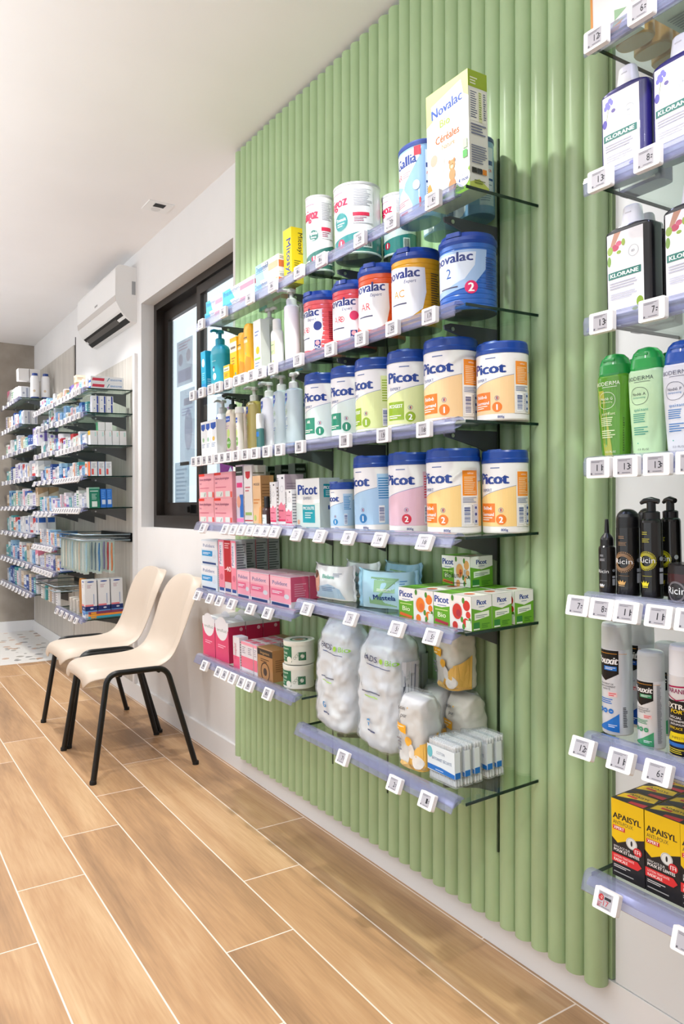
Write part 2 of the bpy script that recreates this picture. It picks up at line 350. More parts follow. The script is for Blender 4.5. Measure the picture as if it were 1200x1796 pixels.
# ---------------------------------------------------------------- ceiling speaker, air conditioner
b = B(); b.box(-.065, .065, -.065, .065, -.004, 0, '#e8e8e8'); b.box(-.028, .028, -.045, .0, -.03+.025, -.0045, '#111'); o = b.build('recessed_spotlight', MATTE)
put(o, 1.3, 3.72, CZ, 0); tag(o, 'small square recessed fitting in the ceiling above the window', 'light fitting')
b = B(); b.loft([(-.0052, .022, .022), (-.004, .024, .024)], '#cfcfcf', 20, cy=.035); b.build('lamp_ring', PLA, o)
r = empty('air_conditioner'); r.location = (WX, 4.908, 2.285); tag(r, 'white wall mounted split air conditioner beside the window', 'air conditioner')
prof = [(0, .325), (-.1, .33), (-.115, .322), (-.128, .30), (-.13, .14), (-.124, .105), (-.1, .06), (-.07, .025), (-.035, .0), (0, -.005)]
b = B(); b.prism(prof, 'y', -.452, .452, '#e0dfde'); b.build('housing', PLA, r)
b = B(); b.prism([(-.1285, .142), (-.1315, .142), (-.1265, .108), (-.1235, .108)], 'y', -.45, .45, '#b9b3ae'); b.build('panel_seam', PLA, r)
b = B(); b.prism([(-.088, .048), (-.0925, .046), (-.035, -.004), (-.03, .002)], 'y', -.43, .43, '#0d0d0d'); b.build('air_outlet', MATTE, r)
b = B(); b.prism([(-.078, .037), (-.083, .034), (-.06, .012), (-.056, .016)], 'y', -.3, .4, '#3a3836'); b.build('louver', PLA, r)
b = B(); b.box(-.1315, -.1302, -.06, .0, .165, .175, '#8a8a8c'); b.build('badge', PLA, r)
b = B(); b.box(-.03, -.008, -.4535, -.452, .16, .24, '#9a9da0'); b.build('data_sticker', MATTE, r)
# ---------------------------------------------------------------- chairs
CHAIRM = mat('cream_polypropylene', .42, col='#c9b9a9')
def smooth_path(pts, n=6, r=.35):
    P = [Vector(p) for p in pts]; out = [P[0]]
    for i in range(1, len(P)-1):
        a = P[i]+(P[i-1]-P[i]).normalized()*r; c = P[i]+(P[i+1]-P[i]).normalized()*r
        for k in range(n+1):
            t = k/n; out.append(a*(1-t)**2+P[i]*2*t*(1-t)+c*t*t)
    out.append(P[-1]); return out
def chair(label):
    r = empty('stacking_chair'); tag(r, label, 'chair', 'cream stacking chairs')
    # shell: profile (y, z, half width, edge lift, edge forward)
    pr = [(-.243, .388, .12, -.006, 0), (-.246, .402, .16, -.012, 0), (-.24, .427, .188, -.014, 0), (-.215, .446, .205, -.016, 0), (-.14, .452, .212, -.018, 0), (-.06, .445, .213, -.004, 0), (.02, .437, .212, .012, 0), (.085, .436, .21, .026, -.004), (.14, .45, .206, .034, -.014),
          (.178, .488, .2, .026, -.028), (.198, .55, .2, .01, -.036), (.212, .62, .207, 0, -.036), (.228, .69, .212, 0, -.03), (.246, .75, .207, -.002, -.022), (.262, .79, .188, -.008, -.014), (.276, .815, .155, -.014, -.006), (.284, .822, .11, -.012, -.002)]
    M = 22; b = B(); vs = []
    for (y, z, hw, lift, fw) in pr:
        for k in range(M+1):
            t = -1+2*k/M; e = abs(t)**2.2; ro = max(0, (abs(t)-.72)/.28)**1.6; wb = min(1, max(0, (z-.47)/.12))
            vs.append((hw*t, y+fw*e*1.25+.034*ro*wb, z+.018+lift*e-.026*ro*(1-wb)))
    b.add(vs, [(i*(M+1)+k, i*(M+1)+k+1, (i+1)*(M+1)+k+1, (i+1)*(M+1)+k) for i in range(len(pr)-1) for k in range(M)], '#fff', True)
    s = b.build('seat_shell', CHAIRM, r)
    md = s.modifiers.new('thickness', 'SOLIDIFY'); md.thickness = .007; md.offset = -1; sd = s.modifiers.new('smooth', 'SUBSURF'); sd.levels = sd.render_levels = 2
    for sg in (-1, 1):
        b = B(); p = [(sg*.262, -.232, 0), (sg*.236, -.165, .447), (sg*.236, .095, .447), (sg*.262, .222, 0)]
        b.tube(smooth_path(p, 7, .05), .0125, '#fff', 14); b.build('leg_frame', BLK, r)
        for yy in (-.232, .222):
            q = B(); q.loft([(0, .0145, .0145), (.012, .0145, .0145), (.016, .013, .013)], '#0a0a0a', 14, cx=sg*.262, cy=yy); q.build('foot_cap', MATTE, r)
    b = B()
    for yy in (-.11, .06): b.tube([(-.236, yy, .437), (.236, yy, .437)], .01, '#fff')
    b.build('cross_bar', BLK, r)
    return r
put(chair('cream plastic stacking chair on black legs, the nearer to the green cladding'), 1.062, 3.435, 0)
put(chair('cream plastic stacking chair on black legs, the one beside the far shelving'), 1.085, 3.985, 0, -PI/2+.02)
# ---------------------------------------------------------------- shelves, rails, brackets, price tags
TILT = .0305; XF = 1.14
def shelf(name_label, y0, y1, z, brk, group=None, ext=0, rtilt=0, dep=.26, split=None):
    """z = top of glass at the front edge; level along Y, rising slightly towards the wall"""
    r = empty('glass_shelf'); put(r, XF, (y0+y1)/2, z, -PI/2, TILT); tag(r, name_label, 'shelf', group)
    w = (y1-y0)/2; b = B(); b.add([(-w, 0, -.006), (w, 0, -.006), (w, dep, -.006), (-w, dep, -.006), (-w, 0, 0), (w, 0, 0), (w, dep, 0), (-w, dep, 0)], [(4, 5, 6, 7), (3, 2, 1, 0)], '#fff')
    b.build('glass_sheet', GLASS, r)
    b = B(); e = .0012
    for x in (-w, w): b.box(x-e, x+e, 0, dep, -.0062, .0002, '#fff')
    b.box(-w, w, dep-e, dep+e, -.0062, .0002, '#fff'); b.build('glass_edge', EDGE, r)
    b = B(); c, s_ = math.cos(rtilt), math.sin(rtilt)
    pr = [(.012, .003), (.006, .0075), (-.006, .009), (-.016, .006), (-.02, -.004), (-.0195, -.025), (-.0165, -.0275), (-.0155, -.006), (-.012, -.001), (-.004, .001), (.012, .0008)]
    pr2 = []
    for (py, pz) in pr:
        q = py+.012; u = pz
        if py < .0: pr2.append((-.012+q*c+u*s_*(1 if u < 0 else 0), u*c if u < 0 else u))
        else: pr2.append((py, pz))
    b.prism(pr2, 'x', -w-.004-ext, w-.018, '#fff'); b.build('price_rail', RAILM, r)
    b = B(); b.prism([(.014, -.007), (-.004, -.009), (-.012, -.018), (-.011, -.02), (.014, -.011)], 'x', -w-.004, w-.03, '#fff'); b.build('rail_clip', RAILM, r)
    for by in brk:
        x = (y0+y1)/2-by; b = B()
        b.prism([(dep+.012, -.008), (.08, -.008), (.06, -.014), (.062, -.024), (.09, -.03), (.17, -.05), (dep-.005, -.085), (dep+.012, -.09)], 'x', x-.0025, x+.0025, '#63666a'); b.build('bracket', MATTE, r)
        b = B(); b.loft([(0, .005, .005), (.002, .005, .005)], '#d0d0d0', 12); q = b.build('screw', METAL, r); q.rotation_euler = (0, PI/2, 0); q.location = (x+.0045, .085, -.022)
    return r
def make_tag(num, red=False, detail=True):
    b = B(); W, H, T = .0245, .0185, .011
    o_ = [(-W+.003, -H), (W-.003, -H), (W-.0008, -H+.0008), (W, -H+.003), (W, H-.003), (W-.0008, H-.0008), (W-.003, H), (-W+.003, H), (-W+.0008, H-.0008), (-W, H-.003), (-W, -H+.003), (-W+.0008, -H+.0008)]
    b.prism(o_, 'y', -T, 0, '#eceaea')
    if not detail:
        b.box(-.016, .013, -T-.0006, -T-.0001, -.0125, .0125, '#8d8c93'); b.box(-.003, .008, -T-.001, -T-.0006, -.006, .005, '#4a4a52')
        return b.build('price_tag', PLA)
    o = b.build('price_tag', PLA); b = B()
    b.box(-.0155, .0135, -T-.0004, T*-1+.001, -.0135, .0135, '#aeacb3'); d = D(b, lambda s, z, q: (s, -T-.0004-q, z), o=.0001)
    d.lines(-.0135, .0115, .0085, .0125, 2, '#6b6a72'); d.lines(-.006, .0115, -.0125, -.0095, 1, '#77767e'); d.rect(-.0145, -.0115, -.0125, -.0095, '#55545c')
    if red:
        d.disc(-.009, .0035, .0055, '#b02a2e'); d.text('-2', -.009, .0012, .005, '#e8c8c0'); d.rect(-.002, .011, .002, .0065, '#1c1b20'); d.text(num, .002, -.0085, .009, '#c03038', 0)
        d.lines(-.0145, -.005, -.012, -.004, 3, '#b85058')
    elif num: 
        d.text(num, .004, -.006, .0115, '#1d1c22', .4, w=.0058*len(num)); d.lines(.0088, .0125, -.005, .003, 2, '#33323a')
    else: d.rect(-.006, .002, -.005, .005, '#5a5962'); d.rect(.004, .009, -.005, .001, '#6a6972')
    b.build('display', mat('tag_display', .25), o); return o
TAGC = {}
def tags(where, items, z, tilt=0, group='electronic price tags', X=1.118, detail=True, px=True, dz=-.014):
    n = len(items)
    for i, it in enumerate(items):
        x, num = (it if isinstance(it, tuple) else (it, ''))
        y = YX(x, X-.012) if px else x
        key = (num, detail)
        if key in TAGC: o = dup(TAGC[key])
        else: o = make_tag(num.replace('r', ''), 'r' in num, detail); TAGC[key] = o
        put(o, X-.0, y, z+dz, -PI/2, 0); o.rotation_euler = (-tilt, 0, -PI/2)
        if tilt: o.location = (X-.004-.012*math.sin(tilt), y, z+dz-.004)
        reads = f' reading {num.strip("r")}' if num else ''
        which = 'red and black price tag' if 'r' in num else 'white electronic price tag'
        tag(o, f'{which}{reads}, {ordn(i)} from the window end, {where}', 'price tag', group)
SZ = {'A1': 1.874, 'A2': 1.611, 'A3': 1.350, 'A4': 1.088, 'A5': .873, 'A6': .493, 'B1': 1.874, 'B2': 1.611, 'B3': 1.350, 'B4': 1.093, 'B5': .832, 'B6': .574,
      'R1': 2.008, 'R2': 1.752, 'R3': 1.496, 'R4': 1.238, 'R5': .99, 'R6': .732, 'R7': .478}
DN = {'1': 'top', '2': 'second', '3': 'third', '4': 'fourth', '5': 'fifth', '6': 'lowest', '7': 'lowest'}
WH = {'A': 'green wall', 'B': 'window bay', 'R': 'shampoo display'}
def where(k):
    d = DN[k[1]] if not k == 'R6' else 'sixth'
    return f'{WH[k[0]]} {d} shelf'
for k in ('A1', 'A2', 'A3', 'A4', 'A5', 'A6'):
    y0 = 1.24
    shelf(f'glass shelf with clear rail, {DN[k[1]]} of six on the green cladding', y0, 1.965, SZ[k], (1.385, 1.865), 'glass shelves on the green cladding', rtilt=.45 if k[1] in '456' else 0)
for k in ('B1', 'B2', 'B3', 'B4', 'B5', 'B6'):
    shelf(f'glass shelf with clear rail, {DN[k[1]]} of six in the window bay', 1.97, 2.735, SZ[k], (2.165, 2.7), 'glass shelves in the window bay', rtilt=.45 if k[1] in '456' else 0, ext=.03)
for k in ('R1', 'R2', 'R3', 'R4', 'R5', 'R6', 'R7'):
    d = 'sixth' if k == 'R6' else DN[k[1]]
    shelf(f'glass shelf with clear rail, {d} of seven of the shampoo display', .17, .9, SZ[k], (.75, .3), 'glass shelves of the shampoo display', rtilt=.3 if k[1] in '567' else 0, dep=.28)
def upright(y, z0, z1, label, x=WX-TR-.002):
    b = B(); b.box(-.003, .003, -.02, .022, 0, z1-z0, '#35452d'); o = b.build('shelf_upright', MATTE); put(o, x, y, z0, 0); o.rotation_euler = (0, 0, PI/2); o.rotation_euler = (0, 0, 0)
    tag(o, label, 'upright', 'slotted uprights')
for y, z0, z1, t in ((1.385, .27, 2.1, 'slotted upright in the green cladding nearest the shampoo display'), (1.865, .27, 2.0, 'slotted upright behind the middle of the green wall shelves'), (2.165, .27, 2.0, 'slotted upright in the green cladding beside the window bay')):
    yy = 2.962-round((2.962-y)/PIT)*PIT
    b = B(); b.box(-.02, .014, -.0022, .0022, 0, z1-z0, '#35452d'); o = b.build('shelf_upright', MATTE); put(o, WX-.026, yy, z0, 0); tag(o, t, 'upright', 'slotted uprights')
T = {
 'A1': [(561, ''), (629, '20'), (684, '20'), (757, '6')], 'B1': [351, 390, 436, 476, 522],
 'A2': [(577, '25'), (631, '21'), (686, '25'), (751, '17')], 'B2': [336, 352, 368, 381, 398, 414, 425, 440, 456, 476, (521, '13')],
 'A3': [(603, '18'), (670, '15'), (741, '16')], 'B3': [339, 348, 358, 367.5, 379, 389, 400, 413, 429, 445.5, 466, 488, 524],
 'A4': [(522, '2'), (563, '2'), (613, '8'), (668, '14'), (747, '16')], 'B4': [358, 397, 412, 426, 441, 455, 468, 484],
 'A5': [(540, '2'), (617, '7'), (698, '5'), (760, '5')], 'B5': [348, 370, 387, 408, 441, 471],
 'B6': [360.5, 385.5, 396.7, 410, 426, 439, 471], 'A6': [(603, '7'), (694, '2'), (751, '1')],
 'R1': [(1043, '12'), (1122, '6')], 'R2': [(1050, '13'), (1133, '8')], 'R3': [(1053, '13'), (1142, '7')], 'R4': [(1048, '11'), (1096, '13'), (1150, '13'), (1209, '13')],
 'R5': [(1016, '7'), (1058, '8'), (1101, '11'), (1158, '11'), (1212, '11')], 'R6': [(1024, '12'), (1091, '11'), (1156, '6')], 'R7': [(1066, 'r17'), (1207, '9')]}
TLT = {'A4': .42, 'A5': .42, 'A6': .38, 'B4': .42, 'B5': .42, 'B6': .42, 'R5': .22, 'R6': .36, 'R7': .3}
for k, v in T.items():
    tags(where(k), v, SZ[k], TLT.get(k, 0), f'price tags on the {where(k)}')

# ---------------------------------------------------------------- product builders
def sh(k, X): return SZ[k]+TILT*(X-XF)
def fit_can(xl, xr, Xf):
    """round thing whose front touches the plane X=Xf and which spans the directions xl..xr"""
    al = math.atan2(*ray(xl)[:2]); ar = math.atan2(*ray(xr)[:2]); m = (al+ar)/2; dl = abs(ar-al)/2
    L = Xf/(math.sin(m)-math.sin(dl)); return L*math.sin(m), L*math.cos(m), L*math.sin(dl)
def limb_can(x, X, r, sg):
    """round thing of radius r at depth X whose left (sg=1) or right (sg=-1) edge lies in direction x"""
    a = math.atan2(*ray(x)[:2]); Y = 1.4
    for _ in range(40): Y = X/math.tan(a+sg*math.asin(r/math.hypot(X, Y)))
    return X, Y, r
def top_can(ytop, X, Y, r):
    L = math.hypot(X, Y); sg = -1 if ytop < HY else 1; k = (L+sg*r)/L
    return ZXY(ytop, X*k, Y*k)
def place(o, k, X, Y, label, cat, group=None, rz=0):
    put(o, X, Y, sh(k, X)+.0012, -PI/2+rz, TILT); tag(o, label, cat, group); return o
def lid(b_, r, z0, h, col, dark=None):
    b_.loft([(z0, r*1.015, r*1.015), (z0+h*.3, r*1.02, r*1.02), (z0+h*.36, r, r), (z0+h*.85, r*.985, r*.985), (z0+h, r*.95, r*.95)], col, 48)
def picot(xl, xr, yt, k, Xf, main, pale, num, word, label, rz=0, numcol=None, panel='#f08c1e', h=None, group='infant formula tubs', side2=True, sub='EXPERT', name='formula_tub', fr=None):
    X, Y, r = fit_can(xl, xr, Xf) if not fr else limb_can(xl, Xf+fr, fr, 1) if fr > 0 else limb_can(xr, Xf, -fr, -1); h = h or top_can(yt, X, Y, r)-sh(k, X); R = empty(name); lh = h*.16
    b = B(); c = '#ecebea'
    b.loft([(0, r*.97, r*.97), (.003, r, r), (h-lh, r, r), (h-lh+.002, r*.99, r*.99)], c, 56)
    d = cyl(b, r); u = h-lh
    z1 = u*.1
    # coloured field under a sweeping arc
    arc = [(r*(-1.2+3.4*i/24), u*(.6+.1*((-1.2+3.4*i/24)-.0)-.015*((-1.2+3.4*i/24))**2)) for i in range(25)]
    d.poly([(r*-1.2, z1), (r*2.2, z1)]+arc[::-1], pale)
    d.poly(arc+[(p[0], p[1]-.0012) for p in arc[::-1]], '#6d7fb0')
    d.text('Picot', r*-.02, u*.71, u*.155, '#123a8c', 2.2, w=r*1.42)
    d.lines(r*-.1, r*.35, u*.925, u*.955, 1, '#5468a0')
    if sub: d.text(sub, r*-.32, u*.6, u*.042, '#2b4a92', .6, w=r*.56)
    if word:
        d.rect(r*-.75, r*.1, u*.16, u*.43, main); 
        for i, wv in enumerate(word.split('|')): d.text(wv, r*-.32, u*(.34-.09*i), u*.05, '#fff', 1, w=min(r*.72, r*.13*len(wv)+.001))
        d.lines(r*-.68, r*0, u*.18, u*.24, 2, '#f6efe4')
    nc = numcol or main
    d.disc(r*.36, u*.2, u*.075, nc); d.text(num, r*.36, u*.155, u*.085, '#fff', 1.2)
    d.ring(r*.36, u*.335, u*.036, u*.006, '#8b8fa8'); d.rect(r*.33, r*.36, u*.315, u*.355, '#2d4f9e'); d.rect(r*.37, r*.4, u*.315, u*.355, '#d04048')
    d.text('800g', r*.5, u*.035, u*.036, '#25408c', 1)
    if side2:
        d.rect(r*1.02, r*1.78, u*.1, u*.92, '#e9e6e2')
        d.rect(r*1.08, r*1.72, u*.53, u*.88, panel); d.lines(r*1.14, r*1.66, u*.55, u*.8, 10, '#f7cfa0' if panel[1] == 'f' else '#cfe0ea'); d.text('tableau', r*1.4, u*.83, u*.025, '#fff3e0', .5)
        d.lines(r*1.08, r*1.7, u*.43, u*.51, 4, '#7a86ac'); d.bars(r*1.1, r*1.38, u*.13, u*.4, '#31498c', False); d.lines(r*1.44, r*1.48, u*.15, u*.4, 9, '#5e6a8e')
        d.rect(r*1.53, r*1.7, u*.13, u*.41, '#c9d2e4'); d.disc(r*1.61, u*.36, u*.02, '#31498c'); d.disc(r*1.61, u*.27, u*.022, '#31498c'); d.disc(r*1.61, u*.17, u*.02, '#31498c')
    else: d.rect(r*1.05, r*1.9, u*.12, u*.9, pale); d.lines(r*1.1, r*1.7, u*.5, u*.85, 9, main); d.bars(r*1.1, r*1.35, u*.13, u*.4, '#31498c', False)
    b.build('tub_body', GLO, R)
    b = B(); lid(b, r, h-lh+.0015, lh-.0015, '#123f93'); b.build('lid', PLA, R)
    b = B(); b.loft([(h-.0005, .02, .006), (h+.0025, .018, .005)], '#123f93', 16, 3, cy=-r*.8); b.build('lid_tab', PLA, R)
    return place(R, k, X, Y, label, 'formula tub', group, rz+.22)
def novalac(xl, xr, yt, k, Xf, main, word, label, rz=0, num=None, plus=False, fr=None):
    X, Y, r = fit_can(xl, xr, Xf) if not fr else limb_can(xl, Xf+fr, fr, 1); h = top_can(yt, X, Y, r)-sh(k, X); R = empty('formula_tub'); lh = h*.15; u = h-lh; b = B()
    secs = [(0, r*.97, r*.97), (.004, r*.99, r*.99)]
    for i in range(1, 13):
        z = u*i/13; secs += [(z-u*.012, r*.992, r*.992), (z, r*.978, r*.978), (z+u*.012, r*.992, r*.992)]
    secs.append((u, r*.99, r*.99)); b.loft(secs, main, 56)
    d = cyl(b, r*.993); W = '#e9e9ee'
    if main == '#2b62b8':
        d.poly([(r*-1.2, u*.2), (r*-.2, u*.27), (r*.7, u*.36), (r*1.15, u*.6), (r*1.2, u*.9), (r*-1.2, u*.9)], '#9dbbe2'); d.poly([(r*-1.2, u*.3), (r*-.2, u*.36), (r*.4, u*.46), (r*.75, u*.66), (r*.8, u*.86), (r*-1.2, u*.86)], '#d3deee')
    else: d.poly([(r*-1.2, u*.1), (r*-.4, u*.1), (r*.3, u*.13), (r*.8, u*.26), (r*.95, u*.5), (r*.9, u*.86), (r*-1.2, u*.93)] if main in ('#e8a81c',) else [(r*-1.2, u*.3), (r*-.5, u*.16), (r*.3, u*.13), (r*.75, u*.22), (r*.88, u*.45), (r*.85, u*.72), (r*-1.2, u*.72)], W)
    if main not in ('#e8a81c', '#2b62b8'): d.rect(r*-1.2, r*.85, u*.7, u*.84, W)
    d.text('novalac', r*-.12, u*.73, u*.145, '#142a78', 1.4, w=r*1.6)
    if num != '2': d.text('Expert', r*.3, u*.65, u*.05, '#20367f', .5, it=.2)
    d.text(word, r*-.2, u*(.45 if num != '2' else .5), u*(.11 if num != '2' else .15), '#1e56a8' if num == '2' else '#d8323c' if main != '#e8a81c' else '#e0901c', .5)
    if plus: d.ring(r*.05, u*.5, u*.05, u*.012, '#c8283c'); d.rect(r*.0, r*.1, u*.49, u*.51, '#c8283c'); d.rect(r*.04, r*.06, u*.465, u*.535, '#c8283c')
    d.lines(r*-.6, r*.2, u*.33, u*.38, 1, '#4a4a66')
    if num: d.disc(r*.62, u*.33, u*.1, '#e0286a'); d.text(num, r*.62, u*.265, u*.13, '#fff', 1.4)
    if main in ('#dc4652', '#e45a60'):
        d.disc(r*.62, u*.55, u*.08, '#26367c' if main == '#e45a60' else '#d02c62'); d.rect(r*.45, r*.75, u*.12, u*.3, '#26367c'); d.text('PACK', r*.6, u*.15, u*.05, '#fff', 1); d.disc(r*.6, u*.25, u*.04, '#e8a0a8')
    d.lines(r*1.15, r*1.6, u*.3, u*.8, 14, '#6a4a30' if main == '#e8a81c' else '#8a3038' if main[1] != '2' else '#2a4a90')
    b.build('tub_body', GLO, R)
    b = B(); b.loft([(u, r*1.0, r*1.0), (u+lh*.25, r*1.03, r*1.03), (u+lh*.55, r*1.02, r*1.02), (u+lh*.6, r*.97, r*.97), (u+lh*.95, r*.93, r*.93), (u+lh, r*.88, r*.88)], '#14409c', 48); b.build('lid', PLA, R)
    b = B(); b.loft([(u+lh*.6, r*.3, .007), (u+lh*.99, r*.28, .006)], '#14409c', 16, 4, cy=-r*.93); b.build('lid_tab', PLA, R)
    b = B(); b.loft([(-.0004, r*.95, r*.95), (.002, r*.97, r*.97)], '#77756e', 40); b.build('tin_base', TIN, R)
    return place(R, k, X, Y, label, 'formula tub', 'infant formula tubs', rz+.32)
def carton(w, d, h, base, name='carton', cols=None, fr=None, sd=None, tp=None, m=None):
    """upright carton, front face towards -y; fr/sd/tp draw the print"""
    b = B(); b.box(-w/2, w/2, -d/2, d/2, 0, h, base, cols)
    b.box(-w/2+.001, w/2-.001, -d/2-.00015, -d/2, h-.0014, h-.0008, '#b9b4ac')
    if fr: fr(front(b, d), w, h)
    if sd: sd(side(b, w), d, h)
    if tp: tp(top(b, h), w, d)
    return b.build(name, m or CARD)
def bx(xl, xe, xr, yt, k, Xf, base, label, cat='carton', group=None, d=None, h=None, zoff=0, rz=0, name='carton', cols=None, fr=None, sd=None, tp=None, at=None):
    Ye = YX(xe, Xf); w = YX(xl, Xf)-Ye; d = d or XY(xr, Ye)-Xf; X = Xf+d/2; Y = Ye+w/2
    h = h or ZX(xe, yt, Xf)-sh(k, X)-zoff
    o = carton(w, d, h, base, name, cols, fr, sd, tp); place(o, k, X, Y, label, cat, group, rz); o.location.z += zoff; return o, (X, Y, w, d, h)
def pump(b, z, c, s=1.0, dirx=1, diry=0, ln=.034):
    """collar, stem and head with spout along dirx/diry"""
    b.loft([(z, .0135*s, .0135*s), (z+.016*s, .0135*s, .0135*s), (z+.019*s, .011*s, .011*s)], c, 24)
    b.loft([(z+.019*s, .0055*s, .0055*s), (z+.034*s, .005*s, .005*s)], c, 16)
    b.loft([(z+.034*s, .0115*s, .0115*s), (z+.040*s, .012*s, .012*s), (z+.043*s, .0095*s, .0095*s)], c, 20)
    n = math.hypot(dirx, diry); ux, uy = dirx/n, diry/n
    b.tube([(0, 0, z+.039*s), (ux*ln*.7*s, uy*ln*.7*s, z+.0395*s), (ux*ln*s, uy*ln*s, z+.036*s), (ux*ln*1.04*s, uy*ln*1.04*s, z+.033*s)], [.0048*s, .0042*s, .0036*s, .003*s], c, 10)
def bottle(w, dd, hb, col, top_kind, tc, n=2.4, shoulder=.16, neck=.011, topn=.04, m=PLA, print_=None, name='pump_bottle', foot=.94, taper=1):
    R = empty(name); b = B(); rx, ry = w/2, dd/2; s0 = hb*(1-shoulder)
    sec = [(0, rx*foot, ry*foot), (.003, rx, ry), (s0, rx*taper, ry*taper)]
    for t in (.25, .5, .75, 1): 
        q = math.cos(t*PI/2); sec.append((s0+(hb-s0)*math.sin(t*PI/2), neck+(rx*taper-neck)*q, neck*.98+(ry*taper-neck*.98)*q))
    b.loft(sec, col, 44, n)
    def fn(s, z, o):
        if n >= 2.3:
            q_ = max(-.995, min(.995, s/(rx*1.02))); th = math.asin(math.copysign(abs(q_)**(n/2), q_))
        else: th = max(-1.45, min(1.45, s/rx))
        c, e = math.cos(th), math.sin(th); tp_ = 1+(taper-1)*min(1, z/s0)
        return ((rx*tp_+o)*math.copysign(abs(e)**(2/n), e), -(ry*tp_+o)*abs(c)**(2/n), z)
    if print_: 
        def fw(s, z, o):   # wider range: angle by arc share
            return fn(s, z, o)
        print_(D(b, fw, .003), rx, hb*(1-shoulder))
    b.build('bottle_body', m, R); b = B()
    if top_kind == 'pump': pump(b, hb-.001, tc, topn/.043, .25, -1); nm = 'pump_head'
    elif top_kind == 'pumpside': pump(b, hb-.001, tc, topn/.043, 1, 0); nm = 'pump_head'
    elif top_kind == 'cap': b.loft([(hb-.002, neck*1.15, neck*1.15), (hb+topn*.9, neck*1.1, neck*1.1), (hb+topn, neck*.95, neck*.95)], tc, 28); nm = 'cap'
    else: nm = None
    if nm: b.build(nm, PLA, R)
    return R
def flat(xl, xr, k, Xf, R, label, cat, group=None, w=None, dd=None, rz=0):
    """place an oval bottle by the direction of its middle"""
    X = Xf+dd/2; r = ray((xl+xr)/2); return place(R, k, X, r[1]*X/r[0], label, cat, group, rz)
# ---------------------------------------------------------------- green wall bay (nearest): formula tubs
N1 = 'infant formula tubs'
# top shelf
def guigoz(xl, xr, yt, label, gcol, flavour, rz=0, dy=0, X0=1.165, at=None):
    X, Y, r = fit_can(xl, xr, X0)
    if at: X, Y, r = at
    h = (top_can(yt, X, Y, r)-sh('A1', X)) if not at else .178
    R = empty('formula_tin'); b = B(); b.loft([(0, r*.98, r*.98), (.003, r, r), (.006, r*.985, r*.985), (h-.008, r*.985, r*.985), (h-.006, r, r)], '#e4e4e6', 56)
    d = cyl(b, r*.987); T = '#1f7f80' if gcol == 't' else '#2f6b62'
    d.poly([(-r*1.3, 0.006), (r*3, .006), (r*3, h*.36)]+[(r*(1.9-.2*i), h*(.34-.012*i)) for i in range(14)]+[(-r*1.3, h*.17)], T)
    d.text('Guigoz', r*.02, h*.68, h*.14, '#c01f4a', 1.6, w=r*1.5, rot=.05); d.lines(-r*.3, r*.6, h*.87, h*.89, 1, '#d07a98')
    d.disc(r*.42, h*.47, r*.36, T); d.ring(r*.42, h*.47, r*.4, r*.025, '#8fb8b4'); d.text(flavour, r*.42, h*.48, h*.045, '#fff', 1, w=r*.56); d.lines(r*.2, r*.64, h*.4, h*.46, 2, '#cfe3e0')
    d.disc(r*.42, h*.16, r*.2, '#c3284c'); d.text('1', r*.42, h*.125, h*.075, '#fff', 1.2); d.lines(-r*.7, r*.1, h*.1, h*.16, 2, '#e2efee')
    d.rect(r*1.0, r*1.9, h*.42, h*.93, '#d4d6da'); d.lines(r*1.05, r*1.85, h*.66, h*.9, 12, '#8b8e98'); d.rect(r*1.0, r*1.7, h*.52, h*.57, '#c02a4a'); d.lines(r*1.05, r*1.6, h*.44, h*.51, 3, '#9a5a70'); d.bars(r*1.4, r*1.8, h*.08, h*.26, '#2a3038')
    b.build('tin_body', GLO, R); b = B(); b.loft([(h-.007, r*1.0, r*1.0), (h-.001, r*1.01, r*1.01), (h, r*.99, r*.99), (h, r*.93, r*.93), (h-.003, r*.92, r*.92)], '#b9bbbe', 56); b.build('lid', PLA, R)
    b = B(); b.loft([(-.0004, r*.96, r*.96), (.002, r*.985, r*.985)], '#8a8a88', 40); b.build('tin_base', TIN, R)
    return place(R, 'A1', X, Y, label, 'formula tin', 'white and teal formula tins', rz)
guigoz(538.5, 588, 342, 'white and green formula tin beside the yellow cream box, top shelf', 'g', 'Epaissie', .1)
guigoz(588, 670.5, 318, 'white and teal formula tin with turquoise disc, larger, top shelf', 't', 'Transit', -.25)
guigoz(0, 0, 0, 'white and teal formula tin set back behind the turquoise disc tin', 't', 'Transit', -.3, at=(1.335, YX(702, 1.335), .05))
